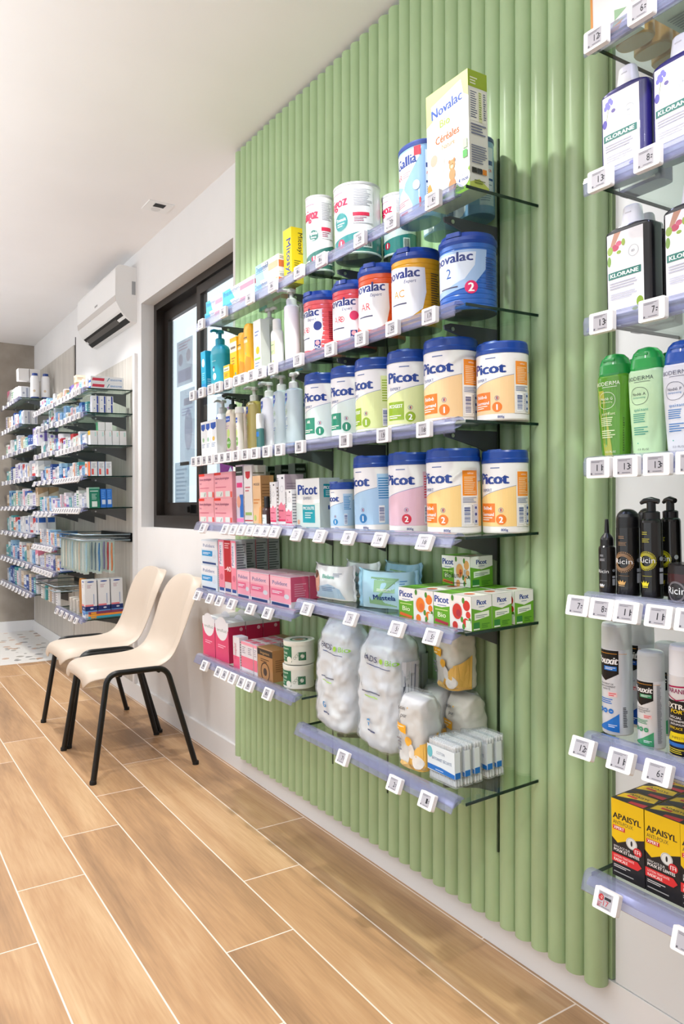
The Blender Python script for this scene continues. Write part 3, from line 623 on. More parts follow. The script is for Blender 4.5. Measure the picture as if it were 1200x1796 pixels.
def gallia(label, X, Y, rz, w=.12, dd=.085, h=.19, num='1', back=False):
    R = empty('formula_tin'); b = B(); rx, ry = w/2, dd/2; b.loft([(0, rx*.98, ry*.98), (.004, rx, ry), (h-.012, rx, ry)], '#7fa6cf', 52, 2.3)
    def fn(s, z, o):
        th = s/rx*.95; c, e = math.cos(th), math.sin(th); return ((rx+o)*math.copysign(abs(e)**(2/2.3), e), -(ry+o)*abs(c)**(2/2.3)*(1 if c > 0 else -1), z)
    d = D(b, fn, .004); W = '#e6e9f0'
    d.poly([(-rx*1.1, .004), (-rx*1.1, h*.9), (rx*.9, h*.9), (rx*.75, h*.78), (rx*.3, h*.62), (-rx*.05, h*.5), (-rx*.15, h*.42), (rx*.1, h*.3), (rx*.3, h*.18), (rx*.28, h*.08), (rx*.1, .004)], W)
    d.poly([(-rx*1.1, h*.5), (-rx*.6, h*.5), (-rx*.15, h*.44), (-rx*.5, h*.38), (-rx*.8, h*.2), (-rx*.85, h*.1), (-rx*1.1, h*.1)], '#86abd4')
    if not back:
        d.text('Gallia', -rx*.05, h*.71, h*.13, '#18357f', 1.6, w=rx*1.25, rot=.03); d.text('AR', -rx*.5, h*.56, h*.08, '#c23a4a', 1); d.lines(-rx*.2, rx*.25, h*.56, h*.64, 3, '#d08a94')
        d.rect(rx*.45, rx*.85, h*.8, h*.92, '#b8283c'); d.lines(-rx*.7, rx*.15, h*.2, h*.28, 3, '#cf7d86'); d.rect(-rx*.45, rx*.05, h*.09, h*.12, '#c8323f'); d.text(num, rx*.75, h*.12, h*.13, '#cc2233', 1.2); d.disc(rx*.55, h*.42, rx*.2, '#dfe5ee')
    else: d.text(num, rx*.2, h*.3, h*.3, '#a82436', 1); 
    d.rect(rx*1.1, rx*2.0, h*.1, h*.85, '#c9d8ea'); d.rect(rx*1.12, rx*1.95, h*.62, h*.68, '#1f3f86'); d.text('ATTENTION', rx*1.5, h*.53, h*.04, '#c84a3a', 1, w=rx*.7); d.rect(rx*1.12, rx*1.95, h*.42, h*.45, '#1f3f86'); d.lines(rx*1.15, rx*1.9, h*.15, h*.38, 8, '#8294b4')
    b.build('tin_body', GLO, R); b = B(); b.loft([(h-.013, rx*1.02, ry*1.02), (h-.004, rx*1.02, ry*1.02), (h, rx*.97, ry*.97)], '#20387c', 52, 2.3); b.build('lid', PLA, R)
    return place(R, 'A1', X, Y, label, 'formula tin', 'light blue formula tins', rz)
yg = (YX(697, 1.17)+YX(751, 1.17))/2
gallia('light blue and white formula tin beside the tall cereal box', 1.205, yg+.01, .0, w=.118)
gallia('light blue formula tin hidden behind the tall cereal box', 1.315, YX(832, 1.315), -.1, num='2', back=True)
gallia('light blue formula tin seen through the glass behind its twin', 1.315, YX(832, 1.315)+.125, .0, num='2', back=True, w=.1, h=.15)
G1, G2 = '#a9c53a', '#e7eae2'
def cereal_front(d, w, h):
    d.rect(-w/2, w/2, h*.9, h, '#b4ca55'); d.poly([(-w/2, h), (w/2, h), (w/2, h*.78), (w*.2, h*.9), (-w*.1, h*.8), (-w/2, h*.72)], '#c3d276'); d.poly([(-w*.38, h*.88), (w*.34, h*.95), (w*.42, h*.75), (-w*.3, h*.66)], '#eef0ea')
    d.text('Novalac', -w*.0, h*.77, h*.085, '#2c4a94', 1.4, w=w*.72, rot=.06); d.text('Bio', -w*.05, h*.655, h*.065, '#8fae3a', 1, w=w*.24); d.text('Céréales', w*.0, h*.525, h*.065, '#c25a1f', 1, w=w*.56); d.text('Nature', w*.02, h*.455, h*.045, '#cf8a5a', .6, w=w*.3)
    d.poly([(-w/2, 0), (w/2, 0), (w/2, h*.2), (w*.38, h*.12), (w*.1, h*.07), (-w*.2, h*.05), (-w*.45, -0.0)], '#7fae2c')
    d.poly([(-w/2, .01), (-w*.3, h*.02), (-w*.36, h*.12), (-w*.44, h*.22), (-w/2, h*.2)], '#cc8a3c')
    d.poly([(-w*.3, h*.03), (-w*.12, h*.05), (w*.02, h*.12), (-w*.1, h*.25), (-w*.08, h*.38), (-w*.24, h*.42), (-w*.37, h*.36), (-w*.36, h*.2)], '#dcd9d6'); d.disc(-w*.33, h*.4, w*.09, '#b9a08e', h*.05)
    d.disc(w*.1, h*.11, w*.085, '#b98357', h*.055); d.disc(w*.1, h*.2, w*.075, '#c08c5e', h*.05); d.disc(w*.1, h*.28, w*.07, '#c4905f', h*.045); d.disc(w*.045, h*.315, w*.026, '#b07c50', h*.017); d.disc(w*.155, h*.315, w*.026, '#b07c50', h*.017); d.disc(w*.06, h*.07, w*.04, '#a87448', h*.02); d.disc(w*.15, h*.07, w*.04, '#a87448', h*.02); d.disc(w*.1, h*.265, w*.03, '#e2c4a0', h*.016); d.disc(w*.085, h*.285, w*.008, '#2a1c14'); d.disc(w*.12, h*.285, w*.008, '#2a1c14')
    d.disc(w*.36, h*.12, w*.15, '#f0f1ee', h*.075); d.text('Dès', w*.34, h*.135, h*.026, '#38508e', .4); d.text('4 mois', w*.36, h*.09, h*.035, '#20387c', 1.2, w=w*.22)
    d.rect(w*.36, w*.46, h*.36, h*.44, '#a9cfa4'); d.rect(w*.36, w*.46, h*.28, h*.345, '#5aa65a')
def cereal_side(d, w, h):
    d.rect(-w/2, w/2, h*.86, h, '#9ab42e'); d.poly([(-w/2, 0), (w/2, 0), (w/2, h*.04), (0, h*.1), (-w/2, h*.06)], '#c6d566'); d.lines(-w*.4, w*.0, h*.88, h*.95, 3, '#e8ecd8')
    d.rect(-w*.42, w*.42, h*.58, h*.84, '#eef0e6'); d.lines(-w*.4, -w*.05, h*.6, h*.83, 12, '#59617f'); d.rect(w*.02, w*.2, h*.58, h*.83, '#dfe6b8'); d.lines(w*.05, w*.18, h*.6, h*.83, 12, '#7f9a3a', 5); d.lines(w*.27, w*.4, h*.6, h*.83, 12, '#59617f', 9)
    d.lines(-w*.42, w*.42, h*.46, h*.56, 4, '#6a7190'); d.lines(-w*.42, w*.42, h*.22, h*.38, 8, '#6a7190', 4); d.rect(-w*.42, -w*.17, h*.14, h*.185, '#222'); d.rect(-w*.15, w*.12, h*.14, h*.185, '#3a3a3e'); d.rect(w*.14, w*.36, h*.14, h*.185, '#e08a2a'); d.lines(-w*.3, w*.3, h*.05, h*.09, 2, '#6f7a30')
bx(752, 825, 858, 158, 'A1', 1.165, '#e4e6df', 'tall green and white organic baby cereal box, highest item on display', 'cereal box', fr=cereal_front, sd=cereal_side, name='cereal_box', h=.27)
# second shelf
novalac(534.5, 589, 508, 'A2', 1.165, '#e45a60', 'AR', 'pink formula tub, first of the row beside the pump bottles', -.28, plus=True, fr=.0655)
novalac(584.5, 632, 489, 'A2', 1.17, '#dc4652', 'AR', 'red and pink formula tub between pink and orange tubs', .0, plus=True, fr=.0655)
novalac(630, 691, 459, 'A2', 1.165, '#e2592c', 'AR', 'orange formula tub beside the yellow one, second shelf', .05, fr=.0655)
novalac(688, 775, 432, 'A2', 1.165, '#e8a81c', 'AC', 'yellow formula tub between the orange and blue tubs', fr=.0655)
novalac(772, 873, 405, 'A2', 1.165, '#2b62b8', '2', 'blue and white formula tub at the open end of the second shelf', -.02, num='2')
# third shelf
picot(536, 583, 653, 'A3', 1.165, '#1f8a6c', '#d8e6e2', '1', 'AR', 'teal labelled formula tub beside the gel pump bottles', .15, fr=.0635, side2=False)
picot(582, 626, 641, 'A3', 1.17, '#1f8a6c', '#d8e6e2', '1', 'AR', 'teal labelled formula tub beside the lime tub', .1, fr=.0635, side2=False)
picot(625, 682.5, 626, 'A3', 1.165, '#8fae24', '#dbe4a4', '1', 'PICOGEST', 'lime green formula tub with number 1 disc', -.2, fr=.0635, side2=False)
picot(680, 746, 612, 'A3', 1.17, '#8fae24', '#dbe4a4', '2', 'PICOGEST', 'lime green formula tub with number 2 disc', .28, fr=.0635, side2=False)
picot(745, 844, 590, 'A3', 1.165, '#e8791c', '#f2cd9a', '1', 'Bébé|Gourmand', 'orange formula tub with number 1 disc at the rail', fr=.067)
picot(843, 929, 597, 'A3', 1.283, '#e8791c', '#f2cd9a', '1', 'Bébé|Gourmand', 'orange formula tub with number 1 disc, set back against the cladding', -.02, fr=-.0605)
# fourth shelf
picot(683, 751, 793, 'A4', 1.17, '#d0203c', '#e3bccb', '2', '', 'pink formula tub with red number 2', .05, fr=.0635, side2=False, sub='')
picot(623, 684, 799, 'A4', 1.165, '#1f78b8', '#a9cbe8', '1', '', 'light blue formula tub beside the pink tub', -.3, fr=.0635, side2=False, sub='')
picot(580, 624, 846, 'A4', 1.16, '#2a86c0', '#b5d3ea', '1', '', 'small light blue formula tin, shortest of its shelf', -.22, side2=False, sub='')
picot(750, 849, 786, 'A4', 1.165, '#e8791c', '#f4d08a', '2', 'Bébé|Gourmand', 'orange formula tub with number 2 disc at the rail', -.14, fr=.066)
picot(848, 929, 789, 'A4', 1.312, '#e8791c', '#f4d08a', '2', 'Bébé|Gourmand', 'orange formula tub with number 2 disc, set back against the cladding', fr=-.055)
def picolite(d, w, h):
    d.rect(-w/2, w/2, 0, h*.55, '#cfdcd8'); d.poly([(-w/2, h*.52), (0, h*.47), (w/2, h*.52), (w/2, h*.58), (-w/2, h*.58)], '#ecebea'); d.text('Picot', 0, h*.68, h*.2, '#123a8c', 1.8, w=w*.8); d.text('EXPERT', 0, h*.58, h*.055, '#4a5a86', .4, w=w*.34)
    d.rect(-w*.22, w*.3, h*.12, h*.47, '#12a0ae'); d.text('PICOLITE', w*.04, h*.38, h*.06, '#fff', 1.4, w=w*.46); d.lines(-w*.12, w*.22, h*.2, h*.34, 3, '#d6eef0'); d.disc(-w*.4, h*.13, w*.06, '#d8a88a', h*.05)
def picolite_s(d, w, h):
    d.rect(-w/2, w/2, 0, h, '#b9c7c6'); d.rect(-w*.3, w*.4, h*.62, h*.88, '#12929f'); d.text('PICOLITE', w*.02, h*.78, h*.06, '#fff', 1.2, w=w*.6); d.lines(-w*.2, w*.3, h*.65, h*.76, 3, '#cfe9ea'); d.rect(-w*.1, w*.35, h*.38, h*.46, '#24488f'); d.bars(w*.1, w*.4, h*.08, h*.3, '#31498c')
bx(521, 562, 598, 838, 'A4', 1.165, '#dcdedc', 'white and turquoise milk formula carton with a turquoise square at the rail', 'formula carton', fr=picolite, sd=picolite_s, name='formula_carton')
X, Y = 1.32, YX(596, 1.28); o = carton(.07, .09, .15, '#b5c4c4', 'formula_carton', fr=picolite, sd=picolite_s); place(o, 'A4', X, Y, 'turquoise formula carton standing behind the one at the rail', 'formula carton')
o = carton(.10, .08, .165, '#8f8d8c', 'grey_carton'); place(o, 'A4', 1.34, YX(650, 1.3), 'plain grey carton set back behind the light blue tub', 'carton')
# fifth shelf: tea boxes
def tea_f(fruit, c2, lv):
    def f(d, w, h):
        d.rect(-w/2, -w*.06, 0, h, '#62a51f'); d.poly([(-w/2, h), (-w*.06, h), (-w*.06, h*.62), (-w*.28, h*.56), (-w/2, h*.58)], '#ececea')
        d.text('Picot', -w*.28, h*.7, h*.2, '#123a8c', 1.6, w=w*.38); d.lines(-w*.4, -w*.14, h*.6, h*.65, 1, '#6a7aa8'); d.lines(-w*.46, -w*.1, h*.45, h*.52, 1, '#c9e08a'); d.text('Bio', -w*.28, h*.26, h*.15, '#e9f3cf', 1, w=w*.22)
        d.poly([(-w*.48, h*.1), (-w*.12, h*.04), (-w*.1, h*.12), (-w*.46, h*.2)], c2)
        d.rect(-w*.06, w/2, 0, h, '#e9e6e0'); d.disc(w*.14, h*.52, w*.15, '#dcdad6', h*.28); d.disc(w*.14, h*.52, w*.125, fruit, h*.235); d.disc(w*.17, h*.47, w*.06, c2, h*.11)
        for (x, z, q) in ((.38, .72, .09), (.36, .22, .08), (.08, .1, .07), (.42, .46, .06)): d.disc(w*x, h*z, w*q, fruit, h*q*1.7)
        for (x, z) in ((.3, .86), (.26, .3), (.46, .3), (.3, .1), (.02, .9)): d.disc(w*x, h*z, w*.035, '#4c8a2c', h*.09)
        d.rect(w*.36, w*.48, h*.05, h*.3, '#d7e6d2')
    return f
def tea_s(d, w, h):
    d.rect(-w/2, w/2, 0, h, '#67a62a'); d.poly([(-w/2, h), (w/2, h), (w/2, h*.66), (0, h*.56), (-w/2, h*.66)], '#ececea'); d.text('Picot', 0, h*.74, h*.15, '#123a8c', 1.6, w=w*.46); d.lines(-w*.15, w*.15, h*.66, h*.7, 1, '#6a7aa8')
    d.poly([(-w*.36, h*.3), (w*.36, h*.38), (w*.36, h*.55), (-w*.36, h*.5)], '#e6eedd'); d.lines(-w*.3, w*.3, h*.36, h*.46, 2, '#77858a'); d.rect(-w*.42, -w*.12, h*.06, h*.24, '#2f7d3a'); d.rect(-w*.42, -w*.12, h*.02, h*.06, '#dfe8da'); d.lines(-w*.02, w*.4, h*.05, h*.2, 3, '#3c7a1c')
def tea_t(d, w, dd):
    d.rect(-w/2, w*.0, -dd/2, dd/2, '#6aa52a'); d.rect(w*.0, w/2, -dd/2, dd/2, '#e3ded4'); d.disc(w*.2, 0, w*.1, '#c9572a')
OR, RD = tea_f('#e87a22', '#e0662a', 1), tea_f('#c8352a', '#a82c3a', 1)
GT = 'green infant tea cartons'
_, q1 = bx(762, 828, 865, 1028+3, 'A5', 1.16, '#67a62a', 'green tea carton with red berries, the nearest corner of the row', 'tea carton', GT, fr=RD, sd=tea_s, tp=tea_t, name='tea_carton', h=.078, d=.062)
dz = q1[3]; ye = q1[1]-q1[2]/2
def tea(X, Y, z, w, d, label, fr, h=.078, rz=0):
    o = carton(w, d, h, '#67a62a', 'tea_carton', None, fr, tea_s, tea_t); place(o, 'A5', X, Y, label, 'tea carton', GT, rz); o.location.z += z; return o
tea(q1[0]+.064, q1[1], 0, q1[2], .062, 'green tea carton directly behind the berry one, nearest column', RD)
tea(q1[0]+.137, q1[1], 0, q1[2], .062, 'green tea carton with herb print at the back of the nearest column', RD)
q2w = YX(700, 1.16)-YX(762, 1.16)-.003; y2 = (YX(700, 1.16)+YX(762, 1.16))/2
tea(q1[0], y2, 0, q2w, .062, 'green tea carton with orange fruit beside the blue wipes', OR)
tea(q1[0]+.066, y2, 0, q2w, .062, 'green tea carton with orange fruit, second from the rail', OR)
tea(q1[0]+.132, y2+.002, 0, q2w, .062, 'green tea carton with orange fruit against the cladding', OR)
o = tea(1.3, YX(826, 1.27)+.045, .0795, .105, .075, 'green tea carton with black handwriting, stacked on top at the back', tea_f('#dca05a', '#e0702a', 1), .075)
b = B(); d = front(b, .075); d.o = .0006
for pts in ([(-.04, .035), (-.045, .02), (-.035, .018)], [(-.04, .028), (-.034, .03)], [(-.03, .028), (-.034, .02), (-.028, .019)], [(-.025, .042), (-.026, .02)], [(-.026, .028), (-.02, .03), (-.02, .02)], [(-.012, .03), (-.016, .022), (-.01, .021), (-.01, .03), (-.008, .02)], [(-.004, .03), (-.004, .021), (.001, .021), (.002, .03)], [(.006, .03), (.007, .021)], [(.007, .029), (.012, .029), (.013, .021)], [(.019, .042), (.018, .022)], [(.015, .033), (.024, .034)], [(.028, .031), (.027, .022)], [(.033, .043), (.031, .022)], [(.038, .043), (.036, .022)], [(.042, .03), (.041, .021), (.046, .022), (.047, .03), (.05, .021)], [(-.045, .01), (-.01, .007), (.04, .009)]):
    for p_, q_ in zip(pts, pts[1:]):
        dx, dy = q_[0]-p_[0], q_[1]-p_[1]; L_ = math.hypot(dx, dy); nx, ny = -dy/L_*.0007, dx/L_*.0007
        d.poly([(p_[0]+nx, p_[1]+ny), (p_[0]-nx, p_[1]-ny), (q_[0]-nx, q_[1]-ny), (q_[0]+nx, q_[1]+ny)], '#15151a')
b.build('handwritten_note', MATTE, o)
# wipes packs
def wipes(w, d, h, base, label, k, X, Y, rz, dr, dark, lean=.0):
    R = empty('wipes_pack'); b = B(); nx, nz = 22, 12
    def S(u, v, side):   # u along width -1..1, v height 0..1
        e = (1-abs(u)**5)**.5 if abs(u) < 1 else 0; t = .35+.65*math.sin(PI*min(1, .12+v*.8))
        n = noise.noise(Vector((u*3, v*3, side*2+w*40)))*.0035
        return (u*w/2, side*(-1)*(d/2*e*t+n*e)-(.0), v*h+(.006*abs(u)**4 if v > .5 else 0))
    for sd_ in (1, -1):
        vs = [S(-1+2*i/nx, j/nz, sd_) for j in range(nz+1) for i in range(nx+1)]
        b.add(vs, [(j*(nx+1)+i, j*(nx+1)+i+1, (j+1)*(nx+1)+i+1, (j+1)*(nx+1)+i) for j in range(nz) for i in range(nx)], base, True)
    for j in (0, nz):
        a = [S(-1+2*i/nx, j/nz, 1) for i in range(nx+1)]; c = [S(-1+2*i/nx, j/nz, -1) for i in range(nx+1)]
        b.add(a+c, [(i, i+1, nx+2+i, nx+1+i) for i in range(nx)], base, True)
    dd = D(b, lambda s, z, o: (lambda p: (p[0], p[1]-o-.0006, p[2]))(S(s/(w/2), z/h, 1)), .006); dr(dd, w, h)
    b.build('packet', mat('glossy_packet', .18, coat=.6), R)
    for sg in (-1, 1):   # crimped end seals
        b = B(); vs = []
        for j in range(13):
            v = j/12*1.08-.02; q = .0016*math.sin(j*2.5)
            vs += [(sg*(w/2-.001), q, v*h), (sg*(w/2+.012), q*2+.003*math.sin(j*.7), v*h*1.02+.002)]
        b.add(vs, [(2*j, 2*j+1, 2*j+3, 2*j+2) for j in range(12)], dark, True); s_ = b.build('crimped_seal', mat('glossy_packet', .18), R); s_.modifiers.new('t', 'SOLIDIFY').thickness = .0008
    place(R, k, X, Y, label, 'wipes pack', 'packs of baby wipes', rz); return R
def wp_a(d, w, h):
    d.disc(-w*.36, h*.5, w*.1, '#d9a58c', h*.3); d.disc(-w*.4, h*.72, w*.09, '#5a3a2c', h*.12); d.poly([(-w*.45, h*.05), (w*.4, h*.05), (w*.3, h*.35), (0, h*.48), (-w*.3, h*.38)], '#a9c6dc'); d.text('Biolane', -w*.02, h*.64, h*.12, '#3aa08c', 1, w=w*.34); d.lines(-w*.2, w*.2, h*.25, h*.4, 3, '#6a86a8'); d.lines(w*.1, w*.35, h*.7, h*.82, 3, '#8a93a8')
def wp_b(d, w, h):
    d.poly([(-w*.3, h*.12), (w*.22, h*.06), (w*.26, h*.84), (-w*.26, h*.86)], '#7fae84'); d.rect(-w*.2, w*.2, h*.45, h*.78, '#8cb98f'); d.lines(-w*.14, w*.14, h*.48, h*.56, 2, '#dfeadb'); d.text('Mustela', 0, h*.24, h*.14, '#123a7c', 1.2, w=w*.42); d.lines(w*.28, w*.42, h*.6, h*.8, 3, '#3f7fb4')
wipes(.165, .055, .1, '#dfe2e4', 'white and blue wipes pack with a child picture', 'A5', 1.225, YX(577, 1.2), .12, wp_a, '#cfd6da')
wipes(.155, .05, .105, '#dfe4e6', 'white wipes pack behind the child picture pack', 'A5', 1.31, 1.885, .0, wp_a, '#cfd6da')
wipes(.165, .05, .1, '#a6cfe2', 'light blue wipes pack with green centre panel', 'A5', 1.235, YX(664, 1.2), .42, wp_b, '#8fc0d8')
wipes(.15, .05, .11, '#8fc3da', 'light blue wipes pack behind the green panelled one', 'A5', 1.335, 1.715, .0, wp_b, '#8fc0d8')
# lowest shelf: cotton bags
def bag(w, d, h, k, X, Y, rz, label, cat, dr, seed, inner='#e9e8e7', pinch=.34, film_=True, nm='cotton_bag', group=None, lump=.0085, top_=.0, lean=0, soft=3.2):
    R = empty(nm); nu, nv = 72, 48
    def surf(k_, amp):
        def S(th, v):
            prof_ = min(1, (.72+.28*(v/.06)**.5)) if v < .06 else 1-pinch*max(0, (v-.62)/.38)**1.6
            dp = prof_ if v < .8 else prof_*(1-.75*((v-.8)/.2)**1.3)
            c, e = math.cos(th), math.sin(th); x = w/2*k_*prof_*math.copysign(abs(e)**(2/soft), e); y = -d/2*k_*dp*math.copysign(abs(c)**(2/soft), c)
            q = noise.noise(Vector((x*28+seed, y*28, v*h*26)))*amp+noise.noise(Vector((x*70+seed, y*70, v*h*60)))*amp*.55+abs(noise.noise(Vector((x*45+seed*2, y*45, v*h*40+9))))*amp*.7-amp*.3
            L_ = math.hypot(x, y)+1e-6; f = 1+q/max(L_, .02)
            return (x*f, y*f+lean*v*v, v*h*(1-.0*k_)+(.004 if v > 0 else .0012))
        return S
    Si, So = surf(.95, lump), surf(1.0, lump*.8)
    b = B(); vs = [Si(2*PI*i/nu, .015+.9*j/nv*(1-top_)) for j in range(nv+1) for i in range(nu)]
    b.add(vs, [(j*nu+i, j*nu+(i+1) % nu, (j+1)*nu+(i+1) % nu, (j+1)*nu+i) for j in range(nv) for i in range(nu)]+[tuple(range(nu))[::-1], tuple(nv*nu+i for i in range(nu))], inner, True)
    b.build('cotton_filling', mat('cotton_wool', .9), R)
    if film_:
        b = B(); vs = [So(2*PI*i/nu, j/nv) for j in range(nv+1) for i in range(nu)]
        b.add(vs, [(j*nu+i, j*nu+(i+1) % nu, (j+1)*nu+(i+1) % nu, (j+1)*nu+i) for j in range(nv) for i in range(nu)], '#fff', True); b.build('clear_film', FILM, R, fixn=False)
    def bf(s_, z, o):
        q = abs(2*s_/w)
        if q <= 1: th = math.copysign(math.asin(q**(soft/2)), s_)
        else:
            t_ = min(1, (abs(s_)-w/2)/d); k2 = 1-2*t_; th = math.acos(math.copysign(abs(k2)**(soft/2), k2)); th = math.copysign(th, s_)
        p = So(th, z/h); n_ = Vector((p[0]*.6, p[1]-lean*(z/h)**2, 0)); n_ = n_.normalized()*(.0032+o*1.5); return (p[0]+n_[0], p[1]+n_[1], p[2])
    b = B(); dd = D(b, bf, .005, .0002); dr(dd, w, h)
    if b.v: b.build('printed_film', GLO, R, fixn=False)
    place(R, k, X, Y, label, cat, group, rz); return R
def pads(d, w, h):
    d.text('PADS', w*.02, h*.7, h*.045, '#252a52', 1, w=w*.34, rot=-.03); d.text('Bio', w*.42, h*.695, h*.04, '#8ec63c', .8, w=w*.14); d.disc(w*.27, h*.715, w*.035, '#9ccc3c'); d.poly([(-w*.05, h*.675), (w*.42, h*.66), (w*.42, h*.665), (-w*.05, h*.682)], '#3a4a78')
    d.lines(-w*.1, w*.3, h*.45, h*.475, 1, '#6a6f80'); d.lines(-w*.05, w*.25, h*.42, h*.44, 1, '#a9cf6a'); d.text('G', w*.02, h*.2, h*.05, '#2f8ac8', 2); d.lines(-w*.0, w*.2, h*.15, h*.18, 1, '#49597f')
def pads2(d, w, h):
    pads(d, w, h); d.rect(w*.7, w*.95, h*.2, h*.72, '#c9c9cf'); d.lines(w*.72, w*.75, h*.2, h*.7, 1, '#5c5f6c'); [d.rect(w*(.74+.045*i), w*(.755+.045*i), h*.28, h*.7, '#6a6d7c') for i in range(4)]; d.rect(w*.72, w*.9, h*.2, h*.27, '#33364c')
def soin(d, w, h):
    d.poly([(w*.0, h*.02), (w*.55, h*.02), (w*1.05, h*.02), (w*1.05, h*.5), (w*.7, h*.4), (w*.35, h*.34), (w*.1, h*.2)], '#f2c060'); d.poly([(-w*.3, .004), (w*.2, .004), (w*.05, h*.1), (-w*.2, h*.12)], '#f0c878')
    d.text('soin', -w*.2, h*.76, h*.055, '#4a4a50', .8, w=w*.24); d.text('pur', -w*.1, h*.67, h*.055, '#4a4a50', .8, w=w*.2); d.disc(w*.02, h*.8, w*.02, '#e8b030'); d.poly([(-w*.4, h*.5), (-w*.02, h*.46), (-w*.02, h*.57), (-w*.4, h*.6)], '#f0ac22'); d.lines(-w*.36, -w*.06, h*.49, h*.57, 2, '#fbe3b0')
    d.disc(w*.05, h*.38, w*.12, '#f0b23c', h*.06); d.disc(w*.15, h*.26, w*.1, '#e6e2da', h*.09); d.disc(w*.32, h*.14, w*.15, '#e8e4dc', h*.09); d.lines(-w*.4, -w*.2, h*.22, h*.4, 4, '#7c7c84')
PB = 'clear bags of cotton squares'
bag(.205, .12, .345, 'A6', 1.22, 1.862, -.12, 'tall clear bag of cotton squares, the one nearest the window bay', 'cotton bag', pads, 3, group=PB, lean=.02, film_=True)
bag(.205, .125, .345, 'A6', 1.225, 1.642, -.1, 'tall clear bag of cotton squares in front of the grey striped bag', 'cotton bag', pads2, 11, group=PB, lean=.02)
bag(.16, .07, .33, 'A6', 1.345, 1.72, -.1, 'tall clear bag of cotton squares at the back with striped side text', 'cotton bag', pads2, 29, group=PB, lean=.02)
SB = 'orange and white packs of cotton pads'
bag(.10, .085, .195, 'A6', 1.198, 1.468, .05, 'orange and white cotton pack standing at the rail', 'cotton pack', soin, 41, '#ebe4dc', .12, group=SB, lump=.005, soft=4)
bag(.10, .085, .18, 'A6', 1.325, 1.54, -.05, 'orange and white cotton pack behind the one at the rail', 'cotton pack', soin, 57, '#ebe4dc', .12, group=SB, lump=.005, soft=4)
bag(.10, .085, .18, 'A6', 1.325, 1.435, -.05, 'orange and white cotton pack at the back beside the bare cladding', 'cotton pack', soin, 77, '#ebe0cc', .12, group=SB, lump=.005, soft=4)
r_ = bag(.10, .085, .185, 'A6', 1.32, 1.47, -.1, 'orange and white cotton pack lying on top of the two back packs', 'cotton pack', soin, 91, '#ebe0cc', .12, group=SB, lump=.005, soft=4); r_.location.z += .179
def swabs(X, Y, label):
    R = empty('cotton_swab_packet'); w, d, h = .098, .029, .1; b = B(); n = 15
    for i in range(n):
        x = -w/2+.005+(w-.01)*i/(n-1)
        for yy in (-d*.3, 0, d*.3):
            b.loft([(.003, .0022, .0022), (.006, .0034, .0034), (.016, .003, .003), (.019, .0012, .0012)], '#e9e8e6', 6, cx=x, cy=yy); b.loft([(h-.019, .0012, .0012), (h-.016, .003, .003), (h-.006, .0034, .0034), (h-.003, .002, .002)], '#e9e8e6', 6, cx=x, cy=yy)
            b.loft([(.019, .0014, .0014), (h-.019, .0014, .0014)], '#dcdcda', 5, cx=x, cy=yy, cap=(False, False))
    q = b.build('cotton_swabs', mat('cotton_wool', .9), R); q['kind'] = 'stuff'
    b = B(); b.loft([(.0008, w/2, d/2), (h, w/2, d/2)], '#fff', 32, 8); b.build('clear_box', FILM, R, fixn=False)
    b = B(); b.box(-w/2-.0004, w/2+.0004, -d/2-.0009, -d/2-.0003, h*.24, h*.86, '#dde6ea'); dd = D(b, lambda s, z, o: (s, -d/2-.0009-o, z))
    dd.poly([(-w/2, h*.26), (w/2, h*.24), (w/2, h*.34), (0, h*.38), (-w/2, h*.38)], '#1c6fc0'); dd.disc(-w*.4, h*.68, w*.1, '#6cc0cc', h*.14); dd.text('COTON', -w*.0, h*.68, h*.07, '#7a8ca0', .5, w=w*.3); dd.text('BÂTONNET SÉCURITÉ', w*.04, h*.52, h*.07, '#4c6f96', .3, w=w*.72); dd.lines(-w*.2, w*.1, h*.28, h*.32, 1, '#cfe0f2')
    b.box(w/2+.0003, w/2+.0009, -d/2, -d/2+.016, h*.24, h*.86, '#dde6ea'); b.box(w/2+.0009, w/2+.0013, -d/2, -d/2+.016, h*.24, h*.38, '#1c6fc0'); b.build('paper_band', CARD, R)
    place(R, 'A6', X, Y, label, 'swab packet', 'clear packets of cotton swabs'); return R
ys = (YX(748, 1.17)+YX(802, 1.17))/2
for i, t in enumerate(('nearest the rail', 'second from the rail', 'third from the rail', 'fourth from the rail', 'at the back of its row')):
    swabs(1.185+i*.031+(.01 if i > 2 else 0), ys-.0, f'clear packet of cotton swabs {t}')
# ---------------------------------------------------------------- window bay
def cream(name, c1, strip, end):
    def f(d, w, h):
        d.poly([(-w/2, 0), (-w*.1, 0), (-w*.25, h), (-w/2, h)], c1); d.text(name, -w*.46, h*.58, h*.3, '#20528c', 1, 'l', w=w*.5); d.rect(w*.06, w*.48, h*.32, h*.7, strip); d.poly([(-w/2, h*.5), (w*.0, h*.5), (w*.0, h*.53), (-w/2, h*.53)], '#2f5f94')
    def s(d, w, h): d.rect(-w/2, w/2, h*.28, h*.66, end); d.lines(-w*.4, w*.4, h*.74, h*.92, 2, '#8a8c94')
    return f, s
BF, BS = cream('Bepanthen', '#4fb4d2', '#e08aa0', '#b8485c'); DF, DS = cream('Dexpanthenol', '#9fcfe6', '#e9b490', '#d87a4a')
CB = 'flat cream cartons on the top shelf'
zb = 0
bx(391, 447, 475, 0, 'B1', 1.155, '#e8e8ea', 'blue and pink cream carton, lower of the stack over the rail', 'cream carton', CB, fr=BF, sd=BS, d=.07, h=.043)
bx(391, 447, 475, 0, 'B1', 1.155, '#e8e8ea', 'blue and pink cream carton, upper of the stack over the rail', 'cream carton', CB, fr=BF, sd=BS, d=.07, h=.043, zoff=.0438)
